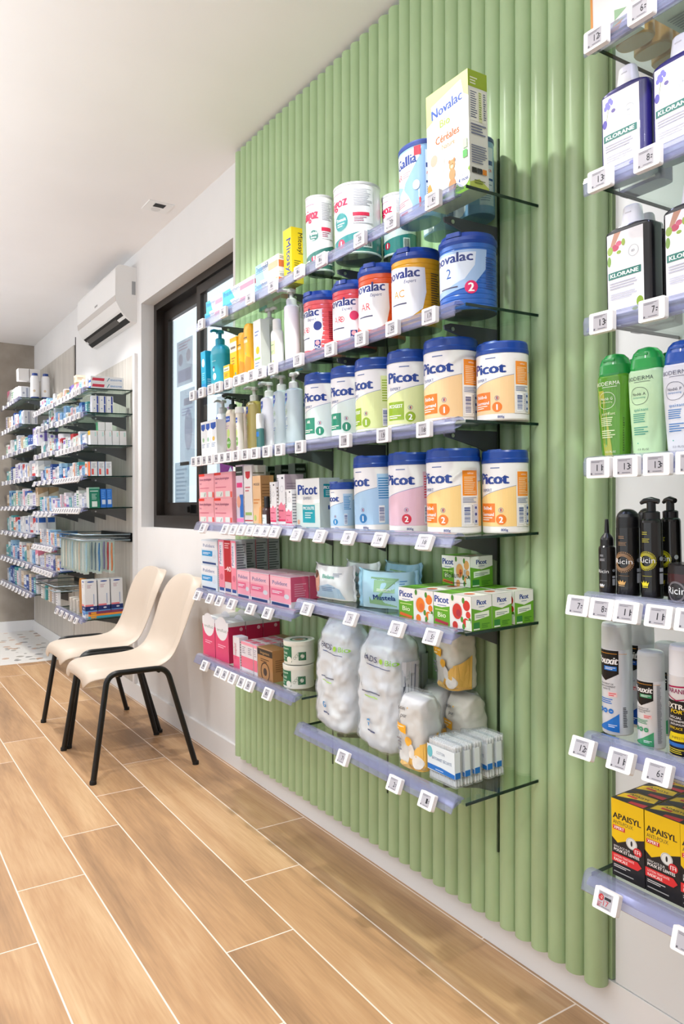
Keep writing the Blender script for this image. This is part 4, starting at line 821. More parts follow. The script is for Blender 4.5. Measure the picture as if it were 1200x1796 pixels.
bx(360, 391, 400, 0, 'B1', 1.155, '#e6e8ea', 'blue and pink cream carton lying nearest the window', 'cream carton', CB, fr=BF, sd=BS, d=.07, h=.043)
bx(362, 391, 400, 0, 'B1', 1.155, '#e6e8ea', 'blue and pink cream carton on top of the one nearest the window', 'cream carton', CB, fr=BF, sd=BS, d=.07, h=.043, zoff=.0438)
for i, z in enumerate((.0, .0368, .0736)):
    o = carton(.17, .06, .045, '#e8e8ea', 'carton', None, BF, BS); place(o, 'B1', 1.28, 2.39, f'blue and pink cream carton of the rear stack, {ordn(i)} from below', 'cream carton', CB); o.location.z += z
bx(447, 489, 498, 0, 'B1', 1.155, '#e4e8ec', 'orange striped cream carton, lower of the two beside the yellow box', 'cream carton', CB, fr=DF, sd=DS, d=.05, h=.05)
bx(449, 489, 498, 0, 'B1', 1.155, '#e4e8ec', 'light blue 5 percent cream carton on top of the orange striped one', 'cream carton', CB, fr=lambda d, w, h: (DF(d, w, h), d.text('5 %', w*.0, h*.72, h*.2, '#33506c', .8)), sd=DS, d=.05, h=.058, zoff=.0508)
def mf(d, w, h): d.text('Mitosyl', -w*.1, h*.5, w*.5, '#23408c', 1.2, w=h*.62, rot=-PI/2); d.rect(-w/2, w/2, 0, h*.16, '#e8e6d0')
def ms(d, w, h): d.text('Mitosyl', w*.1, h*.72, w*.4, '#3a3c2a', .8, w=h*.38, rot=-PI/2); d.lines(-w*.3, w*.3, h*.1, h*.42, 8, '#8a7d1c')
bx(499, 513, 532, 362, 'B1', 1.17, '#e8ce1c', 'tall yellow ointment carton standing on end', 'ointment carton', fr=mf, sd=ms, d=.042, h=.178)
# second shelf
def tf(d, w, h): d.disc(0, h*.72, w*.3, '#e6f0f4', w*.36); d.rect(-w*.5, w*.5, h*.02, h*.22, '#1f86c0'); d.lines(-w*.3, w*.3, h*.3, h*.5, 4, '#8fd3e8')
def ts(d, w, h): d.lines(-w*.4, w*.4, h*.15, h*.35, 4, '#bfe2ee'); d.rect(-w*.5, w*.5, .0, h*.12, '#1783b8')
bx(354, 362, 371, 615, 'B2', 1.165, '#159fc4', 'turquoise carton with white disc at the window end', 'sun care carton', fr=tf, sd=ts, d=.06)
def kid(d, rx, h):
    d.disc(-rx*.05, h*.62, rx*.16, '#1d3c6a', h*.06); d.disc(-rx*.05, h*.57, rx*.12, '#e8f0f2', h*.05); d.disc(rx*.05, h*.38, rx*.24, '#d9ecf2', h*.1); d.disc(rx*.05, h*.42, rx*.07, '#e6c9b0', h*.03); d.lines(-rx*.35, rx*.4, h*.08, h*.22, 4, '#7fd0e4'); d.lines(-rx*.3, rx*.3, h*.8, h*.83, 1, '#bfe6ef')
R = bottle(.105, .06, .178, '#149db4', 'pump', '#1293b0', 2.6, .22, .013, .058, PLA, kid); flat(372, 405, 'B2', 1.17, R, 'turquoise pump bottle with a little sailor figure', 'pump bottle', None, dd=.06, rz=.1)
def yl(d, w, h): d.rect(-w/2, w/2, h*.68, h*.9, '#e6dcc0'); d.lines(-w*.38, w*.38, h*.72, h*.84, 1, '#6a5a50'); d.lines(-w*.3, w*.3, h*.4, h*.58, 3, '#a8761a'); d.disc(w*.28, h*.2, w*.09, '#3a90a0')
bx(393, 403, 405, 622, 'B2', 1.15, '#f2ba18', 'small yellow sun care carton at the rail', 'sun care carton', 'yellow sun care cartons', fr=yl, d=.03, h=.07)
bx(405, 416.5, 418, 590, 'B2', 1.165, '#f2b818', 'medium yellow sun care carton beside the yellow tubes', 'sun care carton', 'yellow sun care cartons', fr=yl, d=.04)
def suntube(d, rx, h): d.poly([(-rx*.9, h*.0), (rx*.9, h*.0), (rx*.9, h*.45), (rx*.2, h*.5), (-rx*.4, h*.3), (-rx*.9, h*.4)], '#ee8f22'); d.lines(-rx*.5, rx*.5, h*.86, h*.92, 1, '#6a5238'); d.rect(-rx*.5, rx*.5, h*.78, h*.84, '#f0dcb0'); d.disc(rx*.1, h*.55, rx*.15, '#7fb85a'); d.disc(-rx*.35, h*.12, rx*.25, '#2c2f70', h*.06)
for xl, xr, hh, t in ((425, 434, .178, 'first'), (434, 448, .2, 'second')):
    R = bottle(.058, .04, hh, '#f5b41c', 'none', '', 2.6, .16, .014, .01, PLA, suntube, 'sun_cream_bottle'); flat(xl, xr, 'B2', 1.17, R, f'yellow and orange sun cream bottle, {t} from the turquoise pump', 'sun cream bottle', 'yellow sun cream bottles', dd=.04)
def gy(d, w, h): d.lines(-w*.3, w*.3, h*.7, h*.82, 2, '#6f7fae'); d.disc(w*.05, h*.45, w*.25, '#efae1c'); d.rect(-w*.4, w*.4, h*.28, h*.32, '#9cc85a'); d.lines(-w*.35, w*.3, h*.1, h*.25, 3, '#8a93b4')
bx(446.5, 459, 461, 570, 'B2', 1.165, '#e4e8e0', 'white carton with yellow spot beside the yellow bottles', 'carton', fr=gy, d=.035, h=.19)
o = carton(.05, .035, .205, '#6a6418', 'carton'); place(o, 'B2', 1.235, YX(449, 1.2), 'olive green carton behind the yellow spot carton', 'carton')
def lot(d, rx, h): d.rect(-rx*.7, rx*.35, h*.45, h*.72, '#dcc4b8'); d.lines(-rx*.6, rx*.2, h*.55, h*.68, 2, '#8f7f8a'); d.lines(-rx*.6, rx*.2, h*.35, h*.42, 2, '#b9a9c4'); d.rect(-rx*.6, rx*.3, h*.28, h*.31, '#b4d07a'); d.disc(rx*.15, h*.12, rx*.18, '#a9cc7a'); d.rect(-rx*.7, rx*.5, h*.91, h*.915, '#d8b060')
R = bottle(.07, .05, .185, '#e2e0de', 'pumpside', '#dfdedc', 2.3, .14, .013, .062, PLA, lot); flat(460, 492, 'B2', 1.21, R, 'white pump bottle with beige label, second shelf of window bay', 'pump bottle', None, dd=.05)
def lot2(d, rx, h): d.rect(-rx*.8, rx*.5, h*.42, h*.8, '#c9e2a0'); d.lines(-rx*.6, rx*.3, h*.66, h*.72, 1, '#5f7a5a'); d.lines(-rx*.6, rx*.3, h*.46, h*.54, 2, '#7f9a6a'); d.disc(0, h*.16, rx*.35, '#b4d880', h*.1)
R = bottle(.052, .036, .132, '#e6e6e4', 'cap', '#e4e4e2', 2.3, .1, .013, .036, PLA, lot2, 'lotion_bottle'); flat(475, 501, 'B2', 1.16, R, 'smaller white capped bottle with pale green label', 'lotion bottle', None, dd=.036)
BLUEL = '#1f4fa8'
def must(c2='#5fb8dc', tc='#7a90b8'):
    def f(d, rx, h):
        d.poly([(-rx*.75, h*.97), (rx*.1, h*.97), (rx*.1, h*.86), (-rx*.1, h*.82), (-rx*.75, h*.82)], BLUEL); d.poly([(-rx*.75, h*.82), (-rx*.1, h*.82), (-rx*.35, h*.76), (-rx*.75, h*.74)], c2); d.text('Mustela', -rx*.33, h*.885, h*.045, '#dfe6f2', 1, w=rx*.66)
        d.lines(-rx*.6, rx*.1, h*.48, h*.54, 2, tc); d.lines(-rx*.6, rx*.1, h*.32, h*.4, 2, tc); d.ring(rx*-.2, h*.64, rx*.22, rx*.04, '#a3c48c'); d.disc(rx*-.2, h*.64, rx*.08, '#a3c48c'); d.rect(-rx*.8, rx*.9, .004, h*.05, c2); d.rect(rx*1.05, rx*1.3, h*.1, h*.35, '#7f9ccc')
    return f
R = bottle(.078, .052, .198, '#e6e5e6', 'pump', '#d6d6d6', 2.4, .05, .014, .056, PLA, must()); flat(497, 533, 'B2', 1.17, R, 'white pump bottle with blue flag label beside the pink tub', 'pump bottle', 'white pump bottles with blue flag labels', dd=.052, rz=-.5)
R = bottle(.078, .052, .185, '#dedede', 'pump', '#d6d6d6', 2.4, .05, .014, .05, PLA, must()); place(R, 'B2', 1.285, YX(533, 1.285), 'white pump bottle set back behind the flag labelled one', 'pump bottle', 'white pump bottles with blue flag labels', -.2)
R = bottle(.07, .045, .17, '#d6d6d4', 'cap', '#c9c9c9', 2.4, .1, .014, .04, PLA, None, 'lotion_bottle'); place(R, 'B2', 1.32, YX(458, 1.3), 'pale capped bottle in the second row behind the beige label pump', 'lotion bottle')
# third shelf
def sm(col):
    def f(d, w, h): d.rect(-w*.42, w*.42, h*.8, h*.93, BLUEL); d.poly([(-w*.42, h*.8), (w*.42, h*.8), (0, h*.74)], BLUEL); d.disc(0, h*.5, w*.2, col, h*.06); d.lines(-w*.35, w*.35, h*.28, h*.4, 3, '#8a9ab4'); d.rect(-w/2, w/2, 0, h*.05, col)
    return f
for i, (a, c, t) in enumerate(((354, 362, '#9fc49a'), (362.3, 370, '#9cc4a8'), (370.3, 381, '#ecc458'))):
    bx(a, c, None, 725, 'B3', 1.165, '#e6e8ea', f'slim white carton with blue shield, {ordn(i)} from the window end', 'slim carton', 'slim white cartons with blue shields', fr=sm(t), d=.04, h=.145)
R = bottle(.068, .05, .18, '#e4e6e8', 'pump', '#d2d2d2', 2.4, .06, .014, .054, PLA, must('#f0c030', '#9aa8c8')); flat(384, 403, 'B3', 1.215, R, 'white pump bottle with yellow accent beside the slim cartons', 'pump bottle', 'flag label pump bottles of the third shelf', dd=.05)
def bio(d, rx, h): d.poly([(-rx*.7, h*.97), (rx*.5, h*.97), (rx*.45, h*.84), (-rx*.7, h*.82)], BLUEL); d.text('Mustela', -rx*.1, h*.88, h*.05, '#dfe6f2', 1, w=rx*.9); d.disc(rx*.1, h*.32, rx*.42, '#6aa83c', h*.13); d.disc(rx*.1, h*.56, rx*.3, '#c3d878', h*.1); d.text('BIO', rx*.1, h*.3, h*.06, '#e8f0d8', 1); d.lines(-rx*.6, rx*.3, h*.66, h*.76, 2, '#b29ab0'); d.lines(-rx*.6, rx*.6, h*.1, h*.17, 2, '#b48ab4')
for xm, hh, tk, wd, t, X_ in ((411, .18, 'pump', .062, 'beige pump bottle with black head and green organic disc', 1.2), (431, .175, 'pumps', .075, 'beige bottle with green organic disc nearest the oil bottle', 1.188)):
    R = bottle(wd, .05, hh, '#d6c8b8', 'pump', '#1c2c26' if tk == 'pump' else '#1c2c26', 2.6, .12, .016, .05 if tk == 'pump' else .03, PLA, bio); flat(xm-1, xm+1, 'B3', X_, R, t, 'pump bottle', 'beige organic care bottles', dd=.05, rz=.1)
R = bottle(.028, .026, .145, '#dcd6cc', 'cap', '#e6e6e4', 2.4, .1, .014, .02, PLA, bio, 'lotion_bottle'); flat(421, 423, 'B3', 1.142, R, 'small beige organic bottle between the two bigger ones', 'lotion bottle', 'beige organic care bottles', dd=.035)
def oil(d, rx, h): must('#e08a2a', '#a08a5a')(d, rx, h)
R = bottle(.085, .055, .185, '#a5964f', 'pump', '#c9c7c4', 2.5, .08, .015, .052, LIQ, oil); flat(435, 463, 'B3', 1.18, R, 'golden oil pump bottle with blue flag label', 'pump bottle', 'flag label pump bottles of the third shelf', dd=.055, rz=-.1)
R = bottle(.034, .025, .075, '#3d6f6a', 'cap', '#e6e6e4', 2.2, .12, .012, .05, LIQ, lambda d, rx, h: (d.rect(-rx*.6, rx*.6, h*.7, h*.95, '#1f6fb8'),), 'drop_bottle'); flat(452, 463, 'B3', 1.15, R, 'little green bottle with white spray cap before the oil bottle', 'spray bottle', None, dd=.025)
for i, (a, c, col, hh, m_, X_, rz) in enumerate(((464, 486, '#e2e4e6', .185, PLA, 1.18, -.1), (486, 508, '#b9c8cc', .195, LIQ, 1.18, -.1), (507, 530, '#b6c6ca', .188, LIQ, 1.17, -.15))):
    R = bottle(.08, .052, hh, col, 'pump' if i < 2 else 'pumpside', '#d4d4d3', 2.5, .05, .0145, .052, m_, must()); flat(a, c, 'B3', X_, R, ['white flag labelled pump bottle beside the oil bottle', 'clear gel pump bottle with blue flag, between two other pumps', 'clear gel pump bottle with blue flag next to the teal tub'][i], 'pump bottle', 'flag label pump bottles of the third shelf', dd=.052, rz=rz if i < 2 else PI-.4 if False else rz)
R = bottle(.08, .052, .185, '#a3b4b6', 'pump', '#c9c9c8', 2.5, .05, .0145, .052, LIQ, must()); place(R, 'B3', 1.31, YX(540, 1.29), 'clear gel pump bottle set back against the cladding', 'pump bottle', 'flag label pump bottles of the third shelf')
# fourth shelf
def serum(d, w, h): d.rect(-w/2, -w*.12, h*.9, h, '#e0382c'); d.text('Sérum physiologique', -w*.45, h*.72, h*.1, '#7c2c5c', 1, 'l', w=w*.78); d.text('5ml', -w*.45, h*.56, h*.09, '#7c2c5c', .6, 'l'); d.lines(-w*.45, w*.2, h*.38, h*.46, 1, '#c9687c'); d.rect(-w*.42, -w*.02, h*.05, h*.26, '#d8ded8'); d.rect(w*.12, w*.36, h*.05, h*.26, '#d8ded8'); d.rect(w*.4, w*.48, h*.02, h*.24, '#e0503c'); d.poly([(-w*.16, h*.08), (-w*.1, h*.22), (-w*.08, h*.21), (-w*.13, h*.07)], '#3a3a48')
def serum_s(d, w, h): d.bars(-w*.2, w*.3, h*.3, h*.85, '#31498c', False, 12, '#efc0c6')
SG = 'pink saline cartons'
for a, c, n_ in ((350, 376, 'nearest the window'), (377, 408, 'beside the tall cartons')):
    for zo, u in ((0, 'lower'), (.0975, 'upper')):
        o, _ = bx(a, c, c+10, 0, 'B4', 1.16, '#eba3ab', f'{u} pink saline carton {n_}', 'saline carton', SG, fr=serum, sd=serum_s, d=.05, h=.097, zoff=zo)
def t1(d, w, h): d.rect(-w/2, w/2, h*.82, h*.97, '#22302c'); d.lines(-w*.4, w*.4, h*.86, h*.9, 1, '#b9c4be'); d.rect(-w*.4, w*.4, h*.62, h*.7, '#d83a78'); d.rect(0, w*.5, h*.12, h*.5, '#2a6cc0'); d.disc(-w*.15, h*.38, w*.28, '#e0a08a', h*.1); d.rect(-w/2, w/2, h*.04, h*.1, '#ee86b8')
def t2(d, w, h): d.poly([(-w*.3, h*.9), (w*.3, h*.9), (w*.25, h*.8), (0, h*.77), (-w*.25, h*.8)], '#c02c38'); d.rect(-w*.35, w*.3, h*.66, h*.86, '#d2b9b0') if False else None; d.lines(-w*.35, w*.3, h*.55, h*.66, 2, '#c06a70'); d.rect(-w*.4, w*.4, h*.16, h*.21, '#9ab86a'); d.rect(-w*.5, w*.5, h*.06, h*.08, '#b8303c')
def t3(d, w, h): d.text('MODE', 0, h*.8, h*.05, '#4a4c58', 1, w=w*.7); d.lines(-w*.4, w*.4, h*.42, h*.55, 2, '#d08a4a'); d.disc(-w*.25, h*.15, w*.15, '#a8bc62', h*.06); d.poly([(w*.1, 0), (w*.5, 0), (w*.5, h*.4), (w*.3, h*.35)], '#e2a060')
def ln(c='#8a8078', n=10): return lambda d, w, h: d.lines(-w*.42, w*.42, h*.1, h*.9, n, c)
bx(416, 428, 430, 815, 'B4', 1.165, '#d6c6d2', 'tall pink and blue herbal carton with dark top band', 'herbal carton', fr=t1, sd=ln(), d=.045)
bx(430, 444, 461, 816, 'B4', 1.165, '#dfdad6', 'tall white carton with red shield emblem', 'herbal carton', fr=t2, sd=ln('#8f8d78', 14), d=.055)
bx(445, 459, 474, 834, 'B4', 1.155, '#e0b88c', 'peach coloured supplement carton', 'supplement carton', fr=t3, sd=lambda d, w, h: (d.rect(-w/2, w/2, 0, h, '#b98a58'), d.lines(-w*.4, w*.4, h*.3, h*.85, 9, '#946a40')), d=.05)
o = carton(.055, .05, .19, '#a9a592', 'herbal_carton', None, None, ln('#8f8d78', 14)); place(o, 'B4', 1.265, YX(449, 1.24), 'tall grey-beige carton behind the red shield carton', 'herbal carton', rz=0)
for i, x in enumerate((437, 466, 489, 513)):
    o = carton(.05, .045, .215, '#6d7a70', 'herbal_carton', None, None, lambda d, w, h: (d.rect(-w/2, w/2, h*.84, h*.985, '#10201a'), d.text('HERBIER', 0, h*.88, h*.04, '#a9b8ae', 1, w=w*.8), d.lines(-w*.4, w*.4, h*.5, h*.78, 6, '#525c56')), None); place(o, 'B4', 1.345, YX(x, 1.32), f'tall dark topped herbal carton of the back row, {ordn(i)} from the window', 'herbal carton', 'dark topped herbal cartons')
R = bottle(.034, .034, .062, '#3a1c1c', 'cap', '#18181a', 2, .25, .009, .036, LIQ, lambda d, rx, h: (d.rect(-rx*.9, rx*.9, h*.0, h*.8, '#dfe6e4'), d.lines(-rx*.5, rx*.5, h*.3, h*.6, 3, '#7a948c')), 'dropper_bottle'); flat(467, 472, 'B4', 1.15, R, 'small amber dropper bottle with white label', 'dropper bottle', None, dd=.034)
def pran(d, w, h):
    d.text('PRANAROM', -w*.28, h*.72, w*.2, '#33343c', 1, w=h*.42, rot=PI/2); d.disc(w*.2, h*.93, w*.12, '#3c3e48', h*.02); d.ring(w*.12, h*.72, w*.2, w*.03, '#b9bbc2')
    d.poly([(-w/2, h*.1), (w/2, h*.1), (w/2, h*.44), (w*.25, h*.4), (0, h*.47), (-w*.3, h*.4), (-w/2, h*.43)], '#ec8096'); d.rect(-w/2, w/2, h*.09, h*.13, '#d8305c'); d.lines(-w*.4, w*.3, h*.27, h*.33, 1, '#a84860'); d.text('GC' if False else 'Bio', -w*.2, h*.16, h*.04, '#a03058', 1)
PG = 'pink and white essential oil cartons'
bx(475, 485, 489, 841, 'B4', 1.155, '#e6e6e8', 'pink and white essential oil carton beside the dropper bottle', 'essential oil carton', PG, fr=pran, sd=ln(), d=.05, h=.145)
bx(488, 501.5, 521, 832, 'B4', 1.165, '#e6e6e8', 'pink and white essential oil carton, tallest of the three', 'essential oil carton', PG, fr=pran, sd=lambda d, w, h: (d.rect(-w/2, w/2, 0, h, '#c4b0bc'), d.lines(-w*.4, w*.4, h*.2, h*.85, 12, '#a08e9c')), d=.07, h=.168)
bx(502, 513, 519, 860, 'B4', 1.15, '#e6e6e8', 'pink and white essential oil carton, smallest, at the rail', 'essential oil carton', PG, fr=pran, sd=ln('#8a8c94'), d=.028, h=.118)
# fifth shelf
def prot(c1, c2, c3):
    def f(d, w, h):
        d.rect(-w/2, w/2, h*.12, h*.98, c1); d.poly([(-w/2, h*.62), (w/2, h*.62), (w/2, h*.95), (-w/2, h*.95)], c3); d.text('Polident', -w*.02, h*.7, h*.13, '#3a5a94', 1, w=w*.72); d.rect(-w*.46, w*.2, h*.34, h*.56, c2); d.lines(-w*.4, w*.1, h*.4, h*.5, 2, '#e6ecf4'); d.rect(-w*.44, w*.4, h*.02, h*.1, '#20427c'); d.disc(w*.3, h*.35, w*.12, '#cfd6de', h*.08)
    return f
BP, PK = prot('#d3dfe8', '#2c92cc', '#e6e6e8'), prot('#ee9db0', '#e26a8e', '#f0b9c6')
for zo, u in ((0, 'lower'), (.098, 'upper')): bx(354, 382, 385, 0, 'B5', 1.165, '#dde2e6', f'{u} blue and white denture tablet carton nearest the window', 'denture tablet carton', 'blue and white denture cartons', fr=BP, sd=ln(), d=.06, h=.097, zoff=zo)
def tallp(red):
    def f(d, w, h):
        d.rect(-w/2, w/2, h*.1, h, '#b8202c' if red else '#ee8a9c'); 
        if red: d.text('-40', 0, h*.42, h*.09, '#f2dede', 1.2, w=w*.9); d.lines(-w*.4, w*.4, h*.84, h*.96, 3, '#e8b8b8'); d.rect(-w*.45, w*.45, 0, h*.22, '#d8c4c4')
        else: d.rect(-w*.32, w*.32, h*.5, h*.96, '#e4e0e6'); d.text('Polident', 0, h*.72, w*.36, '#3a5a94', 1, w=h*.36, rot=PI/2); d.disc(0, h*.3, w*.3, '#d66a80', h*.06)
        d.rect(-w*.4, w*.4, h*.04, h*.1, '#2a4c90')
    return f
for i, (a, c, rd) in enumerate(((385, 395, 0), (395, 407, 1), (407, 416, 0))):
    bx(a, c, 439 if i == 2 else None, 0, 'B5', 1.165, '#e6e2e6', ['tall pink denture cream carton beside the blue cartons', 'tall red denture cream carton with minus 40 offer', 'tall pink denture cream carton between red and grey sided'][i], 'denture cream carton', 'tall denture cream cartons', fr=tallp(rd), sd=lambda d, w, h: (d.rect(-w/2, w/2, 0, h, '#b2b6bc'), d.lines(-w*.42, w*.42, h*.1, h*.95, 18, '#5f646c')), d=.042, h=.2)
for i in range(3):
    o = carton(.045, .05, .2, '#e6e2e6', 'denture_cream_carton', None, None, lambda d, w, h: (d.rect(-w/2, w/2, 0, h, '#b0b4ba'), d.rect(-w/2, -w*.44, 0, h, '#b04a5a'), d.lines(-w*.42, w*.42, h*.1, h*.95, 18, '#5f646c'))); place(o, 'B5', 1.236+.053*i, YX(411, 1.19)-.015, f'tall denture cream carton showing its grey side, {ordn(i)} behind the rail row', 'denture cream carton', 'tall denture cream cartons')
for i, (a, c) in enumerate(((417, 440), (440, 474), (475, 512))):
    o, q = bx(a, c-1, c+3 if i < 2 else 536, 0, 'B5', 1.16, '#e4dfe4', f'low pink denture tablet carton at the rail, {ordn(i)} from the window', 'denture tablet carton', 'low pink denture cartons', fr=PK, sd=lambda d, w, h: (d.rect(-w/2, w/2, h*.2, h, '#d8587c'), d.lines(-w*.3, w*.4, h*.35, h*.8, 6, '#e9a0b4')), tp=lambda d, w, dd: d.rect(-w/2, w/2, -dd*.48, dd*.48, '#dcb0ba'), d=.066, h=.098)
    if i: o = carton(q[2], .066, .098, '#e4dfe4', 'denture_tablet_carton', None, PK, lambda d, w, h: d.rect(-w/2, w/2, h*.2, h, '#d8587c'), lambda d, w, dd: d.rect(-w/2, w/2, -dd*.48, dd*.48, '#dcb0ba')); place(o, 'B5', q[0]+.07, q[1], f'low pink denture tablet carton behind the {ordn(i)} one of the rail row', 'denture tablet carton', 'low pink denture cartons')
# sixth shelf
def dent(d, w, h): d.rect(-w/2, w/2, 0, h*.8, '#dc3c6c'); d.disc(0, h*.82, w*.46, '#e6e4e6', h*.3); d.rect(-w/2, w/2, h*.85, h, '#e6e4e6'); d.text('sensifluid', 0, h*.74, h*.08, '#7f8a80', .6, w=w*.72); d.lines(-w*.3, w*.3, h*.32, h*.42, 2, '#f0b4c6')
for j, (a, c) in enumerate(((357, 378), (379, 402))):
    o, q = bx(a, c, 430, 0, 'B6', 1.16, '#e4e2e4', f'magenta and white rinse carton at the rail, {ordn(j)} from the window', 'rinse carton', 'magenta and white rinse cartons', fr=dent, sd=lambda d, w, h: (d.rect(-w/2, w/2, 0, h*.9, '#c02050'), d.disc(w*.25, h*.82, w*.1, '#e4b0c0')), d=.07, h=.15)
    for i in range(2):
        o = carton(q[2], .07, .15, '#e4e2e4', 'rinse_carton', None, dent, lambda d, w, h: (d.rect(-w/2, w/2, 0, h*.9, '#c02050'), d.disc(w*.25, h*.82, w*.1, '#e4b0c0'))); place(o, 'B6', q[0]+.073*(i+1), q[1], f'magenta and white rinse carton, {ordn(i+1)} from the rail in the {ordn(j)} column', 'rinse carton', 'magenta and white rinse cartons')
def bonyf(d, w, h): d.rect(-w/2, w/2, h*.0, h*.4, '#e8557c'); d.text('hansaplast', -w*.0, h*.55, w*.4, '#c43a5a', .6, w=h*.5, rot=PI/2)
def pnk(d, w, h): d.rect(-w/2, w/2, h*.12, h*.5, '#ea6f86'); d.rect(-w/2, w/2, h*.9, h, '#ee9aaa'); d.lines(-w*.3, w*.3, h*.6, h*.85, 4, '#9a8f9c')
bx(410, 421, 424, 0, 'B6', 1.15, '#e4dfe2', 'slim pink and white carton leaning at the rail', 'slim carton', fr=bonyf, sd=ln(), d=.035, h=.115)
for i, (a, c) in enumerate(((424, 434), (434, 445), (446, 452))):
    o, q = bx(a, c, c+8, 0, 'B6', 1.155, '#dfd9dc', f'small pink topped carton at the rail, {ordn(i)} from the leaning one', 'small carton', 'small pink topped cartons', fr=pnk, sd=ln('#8f8c94'), tp=lambda d, w, dd: d.rect(-w*.4, w*.4, -dd*.3, dd*.3, '#e06a80'), d=.045, h=.105)
    for k_ in range(2): o = carton(q[2], .045, .105, '#d9d3d6', 'small_carton', None, pnk, ln('#8f8c94'), lambda d, w, dd: d.rect(-w*.4, w*.4, -dd*.3, dd*.3, '#e06a80')); place(o, 'B6', q[0]+.047*(k_+1), q[1], f'small pink topped carton, {ordn(k_+1)} behind the {ordn(i)} rail one', 'small carton', 'small pink topped cartons')
def kraft(d, w, h): d.rect(-w/2, w/2, h*.76, h*.96, '#1e1a16'); d.text('lingettes', 0, h*.81, h*.09, '#b9905c', .8, w=w*.6); d.lines(-w*.3, w*.3, h*.55, h*.68, 2, '#5c3f24'); d.ring(0, h*.25, w*.3, w*.04, '#3c2a1a'); d.disc(0, h*.25, w*.12, '#3c2a1a')
bx(453, 479, 499, 1140, 'B6', 1.155, '#a87a4a', 'kraft brown carton with black band at the rail', 'kraft carton', 'kraft brown cartons', fr=kraft, sd=lambda d, w, h: (d.lines(-w*.3, w*.3, h*.3, h*.7, 6, '#7a542f'), d.disc(w*.2, h*.2, w*.12, '#6a4828')), d=.055, h=.105)
o = carton(.085, .05, .105, '#a87a4a', 'kraft_carton', None, kraft, lambda d, w, h: d.lines(-w*.3, w*.3, h*.3, h*.7, 6, '#7a542f')); place(o, 'B6', 1.285, YX(496, 1.235), 'kraft brown carton behind the black banded one', 'kraft carton', 'kraft brown cartons')
def jar(X, Y, zo, label):
    R = empty('cotton_tub'); b = B(); r, h = .05, .075; b.loft([(0, r*.97, r*.97), (.003, r, r), (h-.012, r, r)], '#dcdccf', 44); d = cyl(b, r)
    d.rect(-r*1.1, r*.55, h*.12, h*.78, '#1f6a44'); d.text('biogreen', -r*.25, h*.64, h*.1, '#d5e6d0', 1, w=r*1.1); d.text('COTONS', -r*.2, h*.44, h*.09, '#e2ecdc', 1, w=r*.8); d.lines(-r*.8, r*.2, h*.18, h*.38, 3, '#bcd6bc'); d.disc(r*.35, h*.22, r*.2, '#e4e2d4', r*.2); d.rect(r*1.0, r*1.5, h*.2, h*.55, '#2c6a48'); d.disc(r*1.25, h*.38, r*.13, '#dcdccf')
    for q in range(6): d.ring(r*(.75+.12*q), h*(.3+.09*(q % 3)), r*.09, r*.02, '#7a8a72')
    b.build('tub_body', CARD, R); b = B(); b.loft([(h-.013, r*1.02, r*1.02), (h-.001, r*1.02, r*1.02), (h, r*.98, r*.98), (h-.002, r*.9, r*.9)], '#e2e0d2', 44); tt = D(b, lambda s, z, o: (s, z, h-.0018+o)); tt.ring(0, 0, r*.6, r*.14, '#3f7a58'); tt.disc(0, 0, r*.3, '#a9825c'); b.build('lid', CARD, R)
    place(R, 'B6', X, Y, label, 'cotton tub', 'green and cream cotton tubs'); R.location.z += zo
yj = (YX(498, 1.2)+YX(548, 1.2))/2-.0
jar(1.205, yj, 0, 'green and cream cotton tub, lower of the stacked pair'); jar(1.208, yj+.002, .0765, 'green and cream cotton tub, upper of the stacked pair')
o = carton(.12, .06, .10, '#9a7048', 'kraft_carton'); place(o, 'B6', 1.315, YX(492, 1.3), 'flat kraft carton at the back beside the cotton tubs', 'kraft carton', 'kraft brown cartons')
